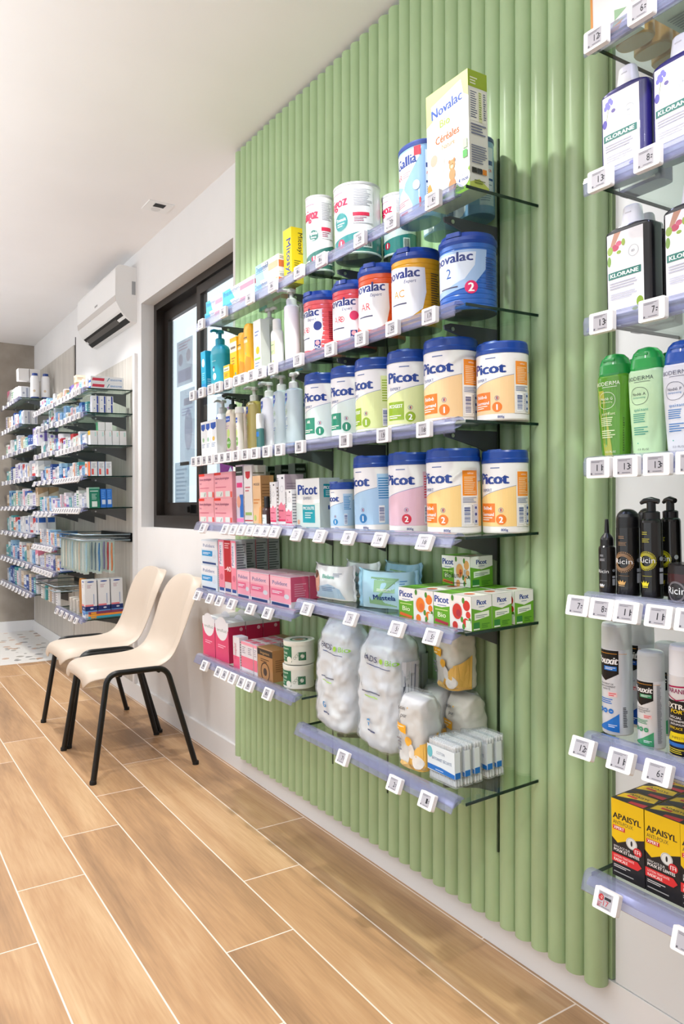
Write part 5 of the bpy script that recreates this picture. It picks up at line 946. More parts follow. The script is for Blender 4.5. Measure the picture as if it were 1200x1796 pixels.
# ---------------------------------------------------------------- shampoo display (beside the camera)
def klor(body, flower):
    def f(d, rx, h):
        d.rect(-rx*.86, rx*.72, h*.04, h*.99, '#e9e8ec')
        if flower == 'v':
            for (x, z, a) in ((-.62, .9, .1), (-.5, .93, .09), (-.7, .86, .08), (-.42, .9, .07), (-.55, .86, .08)): d.disc(rx*x, h*z, rx*a, '#7a78cc', h*.03)
            d.poly([(-rx*.58, h*.84), (-rx*.55, h*.84), (-rx*.66, h*.68), (-rx*.69, h*.68)], '#8f9a78'); d.disc(-rx*.35, h*.8, rx*.09, '#6a629c', h*.022); d.disc(-rx*.74, h*.68, rx*.11, '#5a54a8', h*.05); d.disc(rx*.4, h*.12, rx*.12, '#6a68b8', h*.02)
        else:
            d.poly([(-rx*.5, h*.99), (-rx*.2, h*.99), (-rx*.5, h*.84), (-rx*.7, h*.84)], '#b98a74'); d.disc(-rx*.45, h*.82, rx*.16, '#b04a62', h*.04); d.disc(-rx*.3, h*.86, rx*.13, '#c4607a', h*.03); d.disc(-rx*.7, h*.8, rx*.14, '#8aa440', h*.05); d.disc(-rx*.75, h*.68, rx*.1, '#6f9434', h*.06); d.disc(-rx*.1, h*.86, rx*.08, '#94ac4c', h*.04); d.disc(-rx*.3, h*.76, rx*.1, '#88a444', h*.02); d.disc(rx*.55, h*.14, rx*.14, '#7f9c30', h*.06); d.disc(rx*.35, h*.07, rx*.12, '#8ca63c', h*.02)
        d.ring(rx*.32, h*.73, rx*.21, rx*.015, '#a9b4ba'); d.text('86' if flower == 'v' else '80', rx*.3, h*.715, h*.03, '#8f9aa4', .2)
        d.rect(-rx*.8, rx*.62, h*.465, h*.545, '#2f6f66'); d.text('KLORANE', -rx*.09, h*.482, h*.045, '#e6efec', 1.6, w=rx*1.2)
        d.lines(-rx*.74, rx*.5, h*.34, h*.43, 3, '#a6a6b6', 4); d.lines(-rx*.7, rx*.5, h*.22, h*.3, 3, '#b4b4c4', 7)
    return f
def kb(xl, xr, yt, k, col, fl, label, group, X_=None, rz=.0, hb=None):
    Xf = X_ or 1.165; ym = (YX(xl, Xf)+YX(xr, Xf))/2; hb = hb or .165
    R = bottle(.098, .044, hb, col, 'none', '', 4.5, .05, .02, .02, GLO, klor(col, fl), 'shampoo_bottle', .99)
    b = B(); b.loft([(hb-.003, .021, .0165), (hb+.004, .0205, .016), (hb+.034, .0165, .0125), (hb+.037, .0145, .0105)], '#e3e3e5', 36, 2.4); b.box(-.006, .006, -.0142, -.0128, hb+.022, hb+.024, '#c4c4c8'); b.build('flip_cap', PLA, R)
    place(R, k, Xf+.022, ym, label, 'shampoo bottle', group, rz)
KV, KB = 'navy shampoo bottles with violet flower labels', 'black shampoo bottles with red flower labels'
kb(1058, 1128, 0, 'R2', '#241f66', 'v', 'navy shampoo bottle with violet flower label, nearest the cladding', KV, rz=.03)
kb(1146, 1232, 0, 'R2', '#241f66', 'v', 'navy shampoo bottle with violet flower label, second from the cladding', KV)
kb(1100, 1140, 0, 'R2', '#241f66', 'v', 'navy shampoo bottle in the second row behind the others', KV, X_=1.23)
kb(1068, 1134, 0, 'R3', '#17171b', 'r', 'black shampoo bottle with red flower label, nearest the cladding', KB)
kb(1168, 1250, 0, 'R3', '#17171b', 'r', 'black shampoo bottle with red flower label, second from the cladding', KB)
kb(1104, 1142, 0, 'R3', '#17171b', 'r', 'black shampoo bottle directly behind the first', KB, X_=1.225)
kb(1122, 1156, 0, 'R3', '#17171b', 'r', 'black shampoo bottle third deep against the back panel', KB, X_=1.285)
def bio_(tc, bc, word, clear):
    def f(d, rx, h):
        d.text('BIODERMA', -rx*.08, h*.875, h*.045, tc, .3, w=rx*1.45); d.lines(-rx*.3, rx*.5, h*.85, h*.862, 1, tc); d.ring(-rx*.1, h*.7, rx*.47, rx*.022, tc, 36); d.text(word, -rx*.1, h*.705, h*.032, tc, .3, w=rx*.62); d.text('shampooing', -rx*.1, h*.672, h*.02, bc, .2, w=rx*.6)
        d.text('apaisant' if not clear else 'purifiant', rx*.0, h*.53, h*.034, bc, .4, w=rx*.72); d.lines(-rx*.45, rx*.38, h*.4, h*.51, 5, bc, 5); d.lines(-rx*.45, rx*.38, h*.26, h*.36, 4, bc, 8); d.disc(-rx*.2, h*.17, rx*.035, '#2fa88a'); d.text('13.3 FL.OZ', rx*.05, h*.09, h*.022, tc, .2, w=rx*.6)
        if clear: d.lines(rx*.9, rx*1.0, h*.1, h*.5, 14, '#1b3a14', 2)
    return f
def bd(xl, xr, k, body, cap, tc, bc, word, label, m, clear, X_=1.165, rz=0, inner=None):
    ym = (YX(xl, X_)+YX(xr, X_))/2; R = empty('shampoo_bottle'); b = B(); rx, ry, h = .0335, .0245, .158
    secs = [(0, rx*.74, ry*.8), (.002, rx*.78, ry*.84), (h*.3, rx*.86, ry*.94), (h*.6, rx*.95, ry), (h*.88, rx*1.0, ry), (h*.97, rx*.97, ry*.97), (h, rx*.9, ry*.9)]
    b.loft(secs, body, 48, 2.5)
    def fn(s, z, o):
        t = max(-1.4, min(1.4, s/rx)); c, e = math.cos(t), math.sin(t); q = z/h
        kx = .78+.08*min(1, q/.3)+(.09*min(1, max(0, (q-.3)/.3)))+(.05*min(1, max(0, (q-.6)/.28))); ky = .84+.1*min(1, q/.3)+.06*min(1, max(0, (q-.3)/.3))
        return ((rx*kx+o)*math.copysign(abs(e)**.8, e), -(ry*ky+o)*abs(c)**.8-.0002, z)
    bio_(tc, bc, word, clear)(D(b, fn, .003), rx, h); 
    if clear:
        dd = D(b, fn, .003, .0002); dd.poly([(-rx*.62, h*.82), (-rx*.2, h*.82), (rx*.15, .004), (-rx*.35, .004)], '#a3a83c')
    b.build('bottle_body', m, R)
    b = B(); b.loft([(h-.002, rx*.9, ry*.95), (h+.002, rx*.92, ry*.97), (h+.018, rx*.86, ry*.93), (h+.03, rx*.72, ry*.82), (h+.037, rx*.5, ry*.6), (h+.04, rx*.2, ry*.25)], cap, 44, 2.3)
    b.box(-.012, .012, -ry*.86-.001, -ry*.5, h+.024, h+.0275, cap); b.build('dome_cap', mat('satin_cap', .22, coat=.4), R)
    place(R, k, X_+.025, ym, label, 'shampoo bottle', 'dome capped shampoo bottles', rz)
bd(1038, 1098, 'R4', '#4f8a1c', '#1f8a3c', '#dfe8d0', '#cfdcae', 'Nodé G', 'clear green shampoo bottle with green dome cap, nearest the cladding', LIQ, True, rz=.05)
bd(1094, 1156, 'R4', '#bfe0b4', '#25a048', '#3a4a44', '#3f9a86', 'Nodé A', 'pale green shampoo bottle with green dome cap', PLA, False, rz=.05)
bd(1153, 1222, 'R4', '#d6d8e0', '#1c4fa8', '#54566a', '#2f74b8', 'Nodé P', 'white shampoo bottle with blue dome cap', PLA, False, rz=.05)
bd(1090, 1128, 'R4', '#a4cc98', '#1a7a3a', '#3a4a44', '#3f9a86', 'Nodé A', 'pale green shampoo bottle in the second row', PLA, False, X_=1.24)
bd(1150, 1188, 'R4', '#a4cc98', '#1a7a3a', '#3a4a44', '#3f9a86', 'Nodé A', 'pale green shampoo bottle in the second row behind the blue capped one', PLA, False, X_=1.24)
# black castor oil range
def ric(gold, tw=1.5):
    def f(d, r, h):
        if gold: 
            for q in range(36):
                a0 = 2*PI*q/36; a1 = a0+.11; c_ = [(math.cos(a0), math.sin(a0)), (math.cos(a1), math.sin(a1))]
                d.poly([(-r*.05+c_[0][0]*r*.78, h*.5+c_[0][1]*r*.78), (-r*.05+c_[0][0]*r*.92, h*.5+c_[0][1]*r*.92), (-r*.05+c_[1][0]*r*.92, h*.5+c_[1][1]*r*.92), (-r*.05+c_[1][0]*r*.78, h*.5+c_[1][1]*r*.78)], gold)
            d.ring(-r*.05, h*.5, r*.76, r*.26, gold, 32)
        d.text('Ricin', -r*.02, h*.475, h*.075, '#e8e8e8', .6, w=r*tw); c2 = gold or '#a8a8ac'
        d.lines(-r*.4, r*.35, h*.84, h*.89, 2, c2, 2); d.lines(-r*.4, r*.35, h*.74, h*.8, 3, c2, 3); d.lines(-r*.4, r*.5, h*.295, h*.31, 1, c2)
        z = h*.17; d.poly([(-r*.42, z), (r*.12, z), (r*.22, z+h*.055), (r*.05, z+h*.035), (-r*.02, z+h*.07), (-r*.15, z+h*.04), (-r*.28, z+h*.07), (-r*.35, z+h*.035), (-r*.52, z+h*.055)], {'#8a6a4a': '#d8a860', '#a8a020': '#e8d820'}.get(gold, '#e0e0e0')); d.rect(-r*.42, r*.12, z-h*.02, z-h*.01, {'#a8a020': '#e8d820'}.get(gold, '#d0b080'))
        d.rect(r*1.1, r*1.5, h*.2, h*.34, '#b9bcc2'); d.rect(r*1.1, r*1.5, h*.36, h*.41, '#b9bcc2'); d.disc(r*1.3, h*.53, r*.2, '#8f9498', h*.03)
    return f
def cylb(xl, xr, k, r_h, col, m, dr, label, top, Xf=1.165, group=None, rz=.0, name='hair_care_bottle', part='bottle_body', ncol=None):
    X, Y, r = fit_can(xl, xr, Xf); R = empty(name); b = B(); h = r_h
    b.loft([(0, r*.96, r*.96), (.002, r, r), (h, r, r)]+([(h+.004, r*.95, r*.95), (h+.008, r*.7, r*.7)] if top[0] in ('pump', 'tip') else []), col, 48)
    if dr: dr(cyl(b, r), r, h)
    b.build(part, m, R); b = B()
    if top[0] == 'dome': b.loft([(h, r*.99, r*.99)]+[(h+top[1]*(.4+.6*math.sin(t)), r*.99*math.cos(t)**.85, r*.99*math.cos(t)**.85) for t in (0, .3, .6, .9, 1.15, 1.35, 1.5)], top[2], 48); nm = 'dome_cap'
    elif top[0] == 'pump': 
        b.loft([(h+.004, r*.78, r*.78), (h+.018, r*.78, r*.78), (h+.02, r*.6, r*.6)], top[2], 30); b.loft([(h+.02, r*.42, r*.42), (h+.037, r*.4, r*.4)], top[2], 24); b.tube([(r*.75, 0, h+.037), (0, 0, h+.0395), (-r*.7, 0, h+.038), (-r*1.05, 0, h+.034)], [.0045, .006, .0045, .003], top[2], 12); nm = 'pump_head'
    elif top[0] == 'tip': b.loft([(h+.003, r*.78, r*.78), (h+.018, r*.78, r*.78), (h+.022, r*.7, r*.7), (h+.03, r*.3, r*.3), (h+.055, r*.2, r*.2), (h+.056, r*.16, r*.16)], top[2], 30); nm = 'nozzle_cap'
    elif top[0] == 'flat': b.loft([(h, r*.985, r*.985), (h+top[1]*.85, r*.965, r*.965), (h+top[1]*.97, r*.9, r*.9), (h+top[1], r*.8, r*.8)], top[2], 44); nm = 'cap'
    if top[0] == 'clear':
        b.loft([(h, r*.985, r*.985), (h+top[1]*.88, r*.96, r*.96), (h+top[1]*.97, r*.9, r*.9), (h+top[1], r*.75, r*.75)], '#fff', 44); b.build('milky_cap', HAZE, R); b = B(); b.loft([(h, r*.6, r*.6), (h+.006, r*.45, r*.45), (h+.02, r*.3, r*.3), (h+.026, r*.28, r*.28)], '#e0e0e0', 24); nm = 'spray_nozzle'
    b.build(nm, PLA, R)
    place(R, k, X, Y, label, 'bottle' if 'spray' not in name else 'spray can', group, rz)
BK = 'black hair care bottles'; G_ = mat('gloss_black_plastic', .2, coat=.3)
cylb(1051, 1082, 'R5', .083, '#14100f', G_, ric(None, 1.4), 'slim black bottle with pointed nozzle, nearest the cladding', ('tip', 0, '#101012'), group=BK, rz=.1)
cylb(1082, 1125, 'R5', .124, '#121212', G_, ric('#8a6a4a'), 'black bottle with rounded cap and brown ring emblem', ('dome', .034, '#0e0e10'), group=BK, rz=.2)
cylb(1125, 1165, 'R5', .134, '#121212', G_, ric('#a8a020'), 'black pump bottle with yellow ring emblem', ('pump', 0, '#0f0f11'), group=BK, rz=.12)
cylb(1162, 1198, 'R5', .134, '#121212', G_, ric('#a8a020'), 'black pump bottle behind the dark jar', ('pump', 0, '#0f0f11'), Xf=1.215, group=BK, rz=-.3)
cylb(1120, 1158, 'R5', .128, '#121212', G_, None, 'black rounded cap bottle in the second row', ('dome', .03, '#0e0e10'), Xf=1.225, group=BK)
cylb(1204, 1244, 'R5', .134, '#121212', G_, ric('#a8a020'), 'black pump bottle cut by the edge of the view', ('pump', 0, '#0f0f11'), Xf=1.225, group=BK)
cylb(1172, 1245, 'R5', .05, '#3a1216', G_, lambda d, r, h: (d.rect(-r*1.2, r*1.6, h*.08, h*.7, '#1c1a1c'), d.ring(-r*.1, h*.4, r*.55, r*.1, '#6a6468', 32), d.text('Ricin', -r*.1, h*.32, h*.24, '#e8e8e8', .6, w=r*1.1)), 'low dark red jar with grey emblem', ('flat', .016, '#1c1618'), Xf=1.15, name='hair_mask_jar', part='jar_body')
# aerosol cans
def poux(c, word):
    def f(d, r, h):
        d.poly([(-r*1.3, h*.99), (r*.62, h*.99), (r*.62, h*.72), (-r*.3, h*.63), (-r*1.3, h*.72)], '#141416'); d.rect(-r*1.3, r*1.2, h*.95, h*.955, '#e8a02c')
        d.text('Pouxit', -r*.28, h*.83, h*.085, '#ececec', 1.4, w=r*1.6, it=.25); d.rect(-r*.4, r*.5, h*.755, h*.805, c); d.lines(-r*.3, r*.45, h*.765, h*.798, 2, '#dfe6ea')
        for i, t in enumerate(('TRAITEMENT DE', "L'ENVIRONNEMENT", 'INFESTÉ')): d.text(t, -r*.25, h*(.585-.03*i), h*.02, '#34343c', .5, w=r*(1.05, 1.3, .6)[i])
        d.rect(-r*.1, r*.5, h*.45, h*.505, '#ecc8c8'); d.lines(-r*.05, r*.45, h*.455, h*.5, 2, '#d04050'); d.lines(-r*.8, r*.3, h*.36, h*.43, 3, c, 3)
        for i in range(3): d.disc(-r*(.75-.42*i), h*.28, r*.17, c); d.lines(-r*(.82-.42*i), -r*(.66-.42*i), h*.275, h*.285, 1, '#e8eef2')
        d.poly([(-r*1.1, h*.06), (r*.62, h*.04), (r*.62, h*.26), (-r*.2, h*.15)], c); d.lines(-r*.1, r*.5, h*.09, h*.13, 2, '#dfe8f2'); d.lines(r*.85, r*1.15, h*.1, h*.34, 12, '#2a2a30', 2) if c[1] == '1' else d.lines(r*.85, r*1.2, h*.1, h*.95, 60, '#7a7c80', 2)
    return f
SPG = 'silver lice treatment sprays'; SV = mat('silver_lacquer', .22, .25)
cylb(1057, 1112, 'R6', .158, '#cfd3d8', SV, poux('#1f72c8', ''), 'tall silver lice spray with black and blue label, at the rail', ('clear', .047, '#fff'), group=SPG, rz=.12, name='spray_can', part='can_body')
cylb(1098, 1152, 'R6', .158, '#cfd3d8', SV, poux('#1f4fa8', ''), 'tall silver lice spray in the second row', ('clear', .047, '#fff'), Xf=1.235, group=SPG, rz=-.1, name='spray_can', part='can_body')
cylb(1119, 1169, 'R6', .118, '#d8dadc', SV, poux('#3f9a6a', ''), 'shorter silver lice spray with black and green label, at the rail', ('clear', .05, '#fff'), Xf=1.15, group=SPG, rz=.12, name='spray_can', part='can_body')
cylb(1150, 1198, 'R6', .118, '#c4c8ca', SV, poux('#3f9a6a', ''), 'shorter silver lice spray in the second row', ('clear', .05, '#fff'), Xf=1.235, group=SPG, rz=-.1, name='spray_can', part='can_body')
def para(d, r, h):
    d.rect(-r*1.4, r*2.2, h*.03, h*.7, '#1b1b1d'); d.poly([(-r*1.3, h*.84), (r*1.3, h*.88), (r*1.3, h*.9), (-r*1.3, h*.86)], '#a81f50'); d.text('PARANIX', -r*.1, h*.79, h*.055, '#8c1c54', 1, w=r*1.6); d.poly([(-r*1.0, h*.76), (-r*.1, h*.71), (r*1.1, h*.76), (r*1.1, h*.745), (-r*.1, h*.695), (-r*1.0, h*.745)], '#a81f50')
    d.text('EXTRA', -r*.1, h*.6, h*.06, '#ece8e0', 1.6, w=r*1.6); d.text('FORT', r*.0, h*.545, h*.045, '#e8c81c', 1.6, w=r*1.1, it=.2); d.text('SPÉCIAL', -r*.2, h*.48, h*.03, '#e8e8e8', .8, w=r*.9); d.text('ENVIRONNEMENT', -r*.1, h*.44, h*.026, '#e8e8e8', 1, w=r*1.5); d.text('ANTI-POUX', -r*.1, h*.4, h*.026, '#e8e8e8', 1, w=r*1.0); d.text('EFFICACE', -r*.2, h*.35, h*.03, '#e8c81c', 1, w=r)
    d.poly([(-r*.9, h*.2), (r*1.2, h*.22), (r*1.2, h*.31), (-r*.6, h*.31)], '#ecd41c'); d.text('INFESTÉ', 0, h*.235, h*.03, '#26262a', .6, w=r*.9); d.rect(-r*1.3, r*1.5, h*.14, h*.185, '#2b6cc0'); d.lines(-r*.8, r*.6, h*.05, h*.12, 3, '#e0cc30')
cylb(1175, 1232, 'R6', .138, '#d6d6d8', SV, para, 'black and white lice spray with yellow lettering', ('flat', .05, '#dadadc'), Xf=1.15, rz=.1, name='spray_can', part='can_body')
# yellow and black cartons
def apa(d, w, h):
    d.rect(-w/2, w/2, 0, h, '#17161a'); d.poly([(-w/2, h), (w/2, h), (w/2, h*.6), (w*.1, h*.535), (-w*.32, h*.44), (-w/2, h*.5)], '#e6bc0c'); d.text('APAISYL', -w*.02, h*.75, h*.075, '#17161a', 1.3, w=w*.86); d.text('ANTI-POUX', -w*.14, h*.68, h*.048, '#2a282c', .3, w=w*.62); d.rect(-w*.46, -w*.08, h*.605, h*.66, '#c8242c'); d.text('XPERT', -w*.27, h*.615, h*.038, '#f0e8e4', 1.2, w=w*.32)
    d.disc(w*.12, h*.5, w*.17, '#dcdcd8', h*.075); d.ring(w*.12, h*.5, w*.15, w*.01, '#8a8a88'); d.disc(w*.12, h*.5, w*.03, '#201e20', h*.035); d.disc(w*.3, h*.42, w*.13, '#c8242c', h*.055); d.text('1H', w*.3, h*.395, h*.045, '#f0e8e4', 1, w=w*.16); d.lines(w*.22, w*.38, h*.435, h*.45, 1, '#f0d0cc')
    d.text('EFFICACE SUR', -w*.18, h*.375, h*.03, '#e8e6e2', .7, w=w*.5); d.text('POUX ET LENTES', -w*.04, h*.33, h*.036, '#ece8e4', 1.4, w=w*.78); d.poly([(-w/2, h*.19), (w*.3, h*.19), (w*.42, h*.245), (w*.3, h*.3), (-w/2, h*.3)], '#d42a2c'); d.text('LOTION TRAITANTE', -w*.12, h*.255, h*.028, '#f4dcd8', .6, w=w*.62); d.text('RADICALE', -w*.22, h*.205, h*.036, '#f4dcd8', 1.3, w=w*.42)
    d.lines(-w*.44, w*.1, h*.12, h*.165, 2, '#d8d6d2'); d.lines(-w*.44, w*.2, h*.05, h*.08, 1, '#a8a6a4')
def apt(d, w, dd):
    d.rect(-w/2, w/2, -dd/2, dd/2, '#17161a'); d.poly([(-w*.46, -dd*.3), (-w*.1, -dd*.1), (w*.46, dd*.1), (w*.4, dd*.46), (-w*.2, dd*.42), (-w*.46, dd*.1)], '#e6bc0c'); d.text('APAISYL', 0, dd*.12, dd*.14, '#17161a', 1, w=w*.6); d.rect(-w*.3, w*.0, -dd*.04, dd*.08, '#c8242c'); d.poly([(0, -dd*.46), (w*.46, -dd*.46), (w*.46, -dd*.2), (0, -dd*.3)], '#c8242c')
YG = 'yellow and black lice lotion cartons'
w1 = .067; Xa = 1.165
for j, xl in enumerate((1075, 1133.5, 1196)):
    Yl = YX(xl, Xa)-w1/2
    for i in range(3):
        if j == 2 and i == 2: continue
        o = carton(w1, .056, .142, '#17161a', 'lice_lotion_carton', None, apa, lambda d, w, h: (d.rect(-w/2, w/2, h*.5, h, '#e6bc0c'), d.lines(-w*.4, w*.4, h*.1, h*.4, 8, '#8a8884')), apt)
        place(o, 'R7', Xa+.028+i*.0575, Yl, f'yellow and black lice lotion carton, {ordn(j)} column from the cladding, {ordn(i)} from the rail', 'lotion carton', YG)
# top shelf of the display
def acap(X, Y, label):
    R = empty('shampoo_bottle'); b = B(); b.loft([(0, .034, .021), (.003, .036, .023), (.14, .036, .023), (.155, .02, .016), (.16, .012, .012)], '#b98d4e', 40, 2.6); b.build('bottle_body', mat('amber_shampoo', .12, coat=.5), R); b = B(); b.loft([(.158, .014, .014), (.19, .0135, .0135)], '#e0dcd2', 24); b.build('cap', PLA, R); place(R, 'R1', X, Y, label, 'shampoo bottle', 'amber shampoo bottles seen from below', 0)
for i in range(4): acap(1.205+i*.055, .855-i*.0, f'amber shampoo bottle on the top shelf, {ordn(i)} from the rail')
def wcf(d, w, h): d.rect(-w/2, -w*.44, 0, h, '#d08a3c'); d.poly([(w*.1, h*.1), (w*.4, h*.16), (w*.1, h*.2)], '#8fae8a'); d.poly([(0, h*.02), (w*.4, h*.08), (w*.1, h*.1)], '#a9c49c'); d.poly([(-w*.3, 0), (w*.2, 0), (w*.3, h*.08)], '#d89a4c')
o = carton(.085, .0385, .19, '#e0dede', 'shampoo_carton', None, wcf); o.rotation_euler.z = 0; place(o, 'R1', 1.163, .862, 'white carton with orange edge and leaf print on the top shelf', 'shampoo carton')
o = carton(.12, .11, .05, '#dcdcda', 'shampoo_carton', None, ln('#9aa0a8')); place(o, 'R1', 1.225, .735, 'low white carton on the top shelf showing its printed underside', 'shampoo carton')
b = B(); dd = D(b, lambda s, z, q: (s, z, -q)); dd.bars(.01, .05, .0, .04, '#33353c'); dd.lines(-.05, .0, -.03, .03, 8, '#8a8f94'); b.build('underside_print', CARD, o)
# ---------------------------------------------------------------- far shelving by the chairs
rr = random.Random(11)
PAL = [('white and blue', '#e2e4e8', '#2f5fb0'), ('white and green', '#e0e4dc', '#3f9a6a'), ('white and red', '#e4e0e0', '#c8343c'), ('teal and white', '#4fa4a8', '#e2e6e6'), ('white and orange', '#e6e2dc', '#e8803c'), ('pale grey', '#c9cbd0', '#8f94a4'), ('dark blue', '#274a90', '#c8d4e8'), ('white and pink', '#e6dfe2', '#e0809a'), ('plain white', '#e4e4e2', '#c4c8cc'), ('light blue', '#9cc4e0', '#2f6fb0'), ('beige', '#d8c8b4', '#a88a68'), ('white and violet', '#e2e0e8', '#7a68b4')]
FS = {}
def fshelf(k, y0, y1, z, label, brk=None, rt=0): SZ[k] = z; shelf(label, y0, y1, z, brk or (y0+.14, y1-.14), 'glass shelves of the far shelving', rtilt=rt, dep=.27)
def generic(w, d, h, c1, c2, st):
    b = B(); b.box(-w/2, w/2, -d/2, d/2, 0, h, c1); f, s = front(b, d), side(b, w)
    for q, ww in ((f, w), (s, d)):
        if st == 0: q.rect(-ww/2, ww/2, h*.1, h*.3, c2); q.lines(-ww*.38, ww*.3, h*.55, h*.8, 2, c2)
        elif st == 1: q.rect(ww*.1, ww*.38, h*.08, h*.92, c2); q.disc(-ww*.2, h*.5, ww*.14, c2)
        elif st == 2: q.poly([(-ww/2, h*.6), (ww/2, h*.8), (ww/2, h), (-ww/2, h)], c2); q.lines(-ww*.35, ww*.35, h*.2, h*.45, 3, '#8a8f98')
        elif st == 3: q.lines(-ww*.4, ww*.4, h*.15, h*.85, 5, c2)
        else: q.rect(-ww*.4, ww*.4, h*.62, h*.88, c2); q.rect(-ww*.4, ww*.1, h*.12, h*.2, c2)
    return b.build('medicine_carton', CARD)
def frow(k, y0, y1, name, hmin=.05, hmax=.12, skip=0, depth=1, dens=1.0, wmin=.035, wmax=.075):
    """a row of cartons along the rail; y0 is the end nearer the window"""
    y = y0+.006; i = 0
    while y < y1-wmin:
        w = rr.uniform(wmin, wmax); w = min(w, y1-y-.003); h = rr.uniform(hmin, hmax); nm, c1, c2 = rr.choice(PAL); st = rr.randrange(5); d = rr.uniform(.04, .08)
        o = generic(w-.003, d, h, c1, c2, st); place(o, k, 1.165+d/2, y+w/2, f'small {nm} carton, {ordn(min(i, 22))} along {name}', 'medicine carton', f'cartons on {name}')
        if i == 0: 
            for q in range(depth):
                o2 = dup(o); place(o2, k, 1.165+d/2+(d+.003)*(q+1), y+w/2, f'small {nm} carton, {ordn(q+1)} behind the end one of {name}', 'medicine carton', f'cartons on {name}')
        elif rr.random() < .35 and h < .065:
            o2 = dup(o); place(o2, k, 1.165+d/2, y+w/2, f'small {nm} carton stacked on the {ordn(min(i, 22))} one of {name}', 'medicine carton', f'cartons on {name}'); o2.location.z += h+.0006
        y += w+rr.uniform(0, .006); i += 1
E0, E1, E2 = 4.49, 5.225, 5.97
RW = {'F1': (1.865, 'top'), 'F2': (1.722, 'second'), 'F3': (1.53, 'third'), 'F4': (1.345, 'fourth'), 'F5': (1.155, 'fifth'), 'F8': (.497, 'lowest')}
for k, (z, n) in RW.items(): fshelf(k, E0, E1-.005, z, f'glass shelf with clear rail, {n} shelf of the far shelving next to the window', rt=.4 if k > 'F3' else 0)
for k, z, n in (('G1', 1.865, 'top'), ('G2', 1.735, 'second'), ('G3', 1.545, 'third'), ('G4', 1.35, 'fourth'), ('G5', 1.13, 'fifth'), ('G6', .89, 'sixth'), ('G7', .72, 'seventh')):
    fshelf(k, E1, E2, z, f'glass shelf with clear rail, {n} shelf of the far shelving middle bay', rt=.4 if k > 'G3' else 0)
for k, z, n, ys_ in (('Q1', 2.075, 'top', 6.6), ('Q2', 1.85, 'second', 6.56), ('Q3', 1.63, 'third', 6.0), ('Q4', 1.395, 'fourth', 6.0), ('Q5', 1.17, 'fifth', 6.0), ('Q6', .955, 'sixth', 6.0), ('Q7', .725, 'seventh', 6.0), ('Q8', .5, 'lowest', 6.0)):
    fshelf(k, ys_, 7.48, z, f'glass shelf with clear rail, {n} shelf of the corner bay beside the concrete', rt=.4 if k > 'Q4' else 0)
# end-on cartons nearest the window, each as photographed
def stack(k, X0, y0, cols, w, d, h, n, label, fr=None, sd=None, rows=1, cat='medicine carton', name='medicine_carton', base='#e2e4e6'):
    for r_ in range(rows):
        for i in range(n):
            o = carton(w, d, h, base, name, None, fr, sd); place(o, k, X0+d/2+i*(d+.003), y0+w/2, f'{label}, {ordn(i)} from the rail'+(f' in the {("lower", "upper")[r_]} row' if rows > 1 else ''), cat, label+' of the end column'); o.location.z += r_*(h+.0006)
def sens(d, w, h): d.poly([(-w*.46, h*.3), (-w*.1, h*.25), (-w*.08, h*.72), (-w*.44, h*.75)], '#cc3a50'); d.poly([(-w*.02, h*.2), (0, h*.2), (w*.08, h*.8), (w*.05, h*.8)], '#3a8aa0'); d.text('SENSODYNE', w*.27, h*.35, h*.28, '#4f8ac8', 1, w=w*.36)
stack('F1', 1.165, 4.505, None, .045, .195, .036, 1, 'long white toothpaste carton with red arrow', lambda d, w, h: d.rect(-w/2, w/2, 0, h*.4, '#2f5fb0'), sens, rows=2)
stack('F2', 1.175, 4.51, None, .045, .0395, .05, 3, 'white carton with navy bar', None, lambda d, w, h: (d.rect(w*.18, w*.4, h*.04, h*.96, '#1f3f98'), d.disc(-w*.15, h*.5, w*.1, '#8a9ac4')), rows=2)
stack('F3', 1.165, 4.51, None, .05, .0405, .085, 5, 'blank white carton with faint teal print', lambda d, w, h: d.rect(-w/2, w/2, h*.7, h, '#e8b828'), lambda d, w, h: d.rect(w*.15, w*.35, h*.6, h*.9, '#b4dcd4'))
for i in range(2):
    o = carton(.05, .0405, .05, '#e2e6e6', 'medicine_carton', None, lambda d, w, h: d.rect(-w/2, w/2, 0, h, '#4a9a6a')); place(o, 'F3', 1.23+i*.043, 4.535, f'small white carton stacked over the blank cartons, {ordn(i)} of two', 'medicine carton', 'small cartons over the blank cartons'); o.location.z += .0857
stack('F4', 1.165, 4.51, None, .05, .04, .085, 3, 'white carton with red side lettering and blue edge', lambda d, w, h: d.rect(-w/2, w/2, 0, h, '#e8784c'), lambda d, w, h: (d.rect(-w/2, -w*.4, 0, h, '#2f8fc8'), d.rect(-w*.3, w*.0, h*.1, h*.5, '#e05a58'), d.lines(-w*.2, w*.4, h*.55, h*.9, 5, '#9aa0a8')))
def grn(d, w, h): d.rect(-w/2, w/2, 0, h, '#1c7a62'); d.rect(-w/2, w/2, h*.93, h, '#7fb8a0'); d.lines(-w*.4, w*.4, h*.78, h*.86, 1, '#dceae4'); d.lines(-w*.25, w*.25, h*.4, h*.7, 5, '#a9d0c4'); d.rect(-w*.25, w*.25, h*.05, h*.32, '#dfe8e6')
def blu(d, w, h): d.rect(-w/2, w/2, 0, h, '#2870c8'); d.lines(-w*.3, w*.3, h*.5, h*.95, 4, '#5a94dc'); d.rect(-w*.3, w*.35, h*.18, h*.42, '#c9d8ec')
stack('F5', 1.16, 4.515, None, .06, .062, .122, 1, 'green carton with white square, side on', None, grn, base='#d8dcd4'); stack('F5', 1.228, 4.515, None, .05, .032, .112, 2, 'bright blue carton with pale square', None, blu, base='#2870c8')
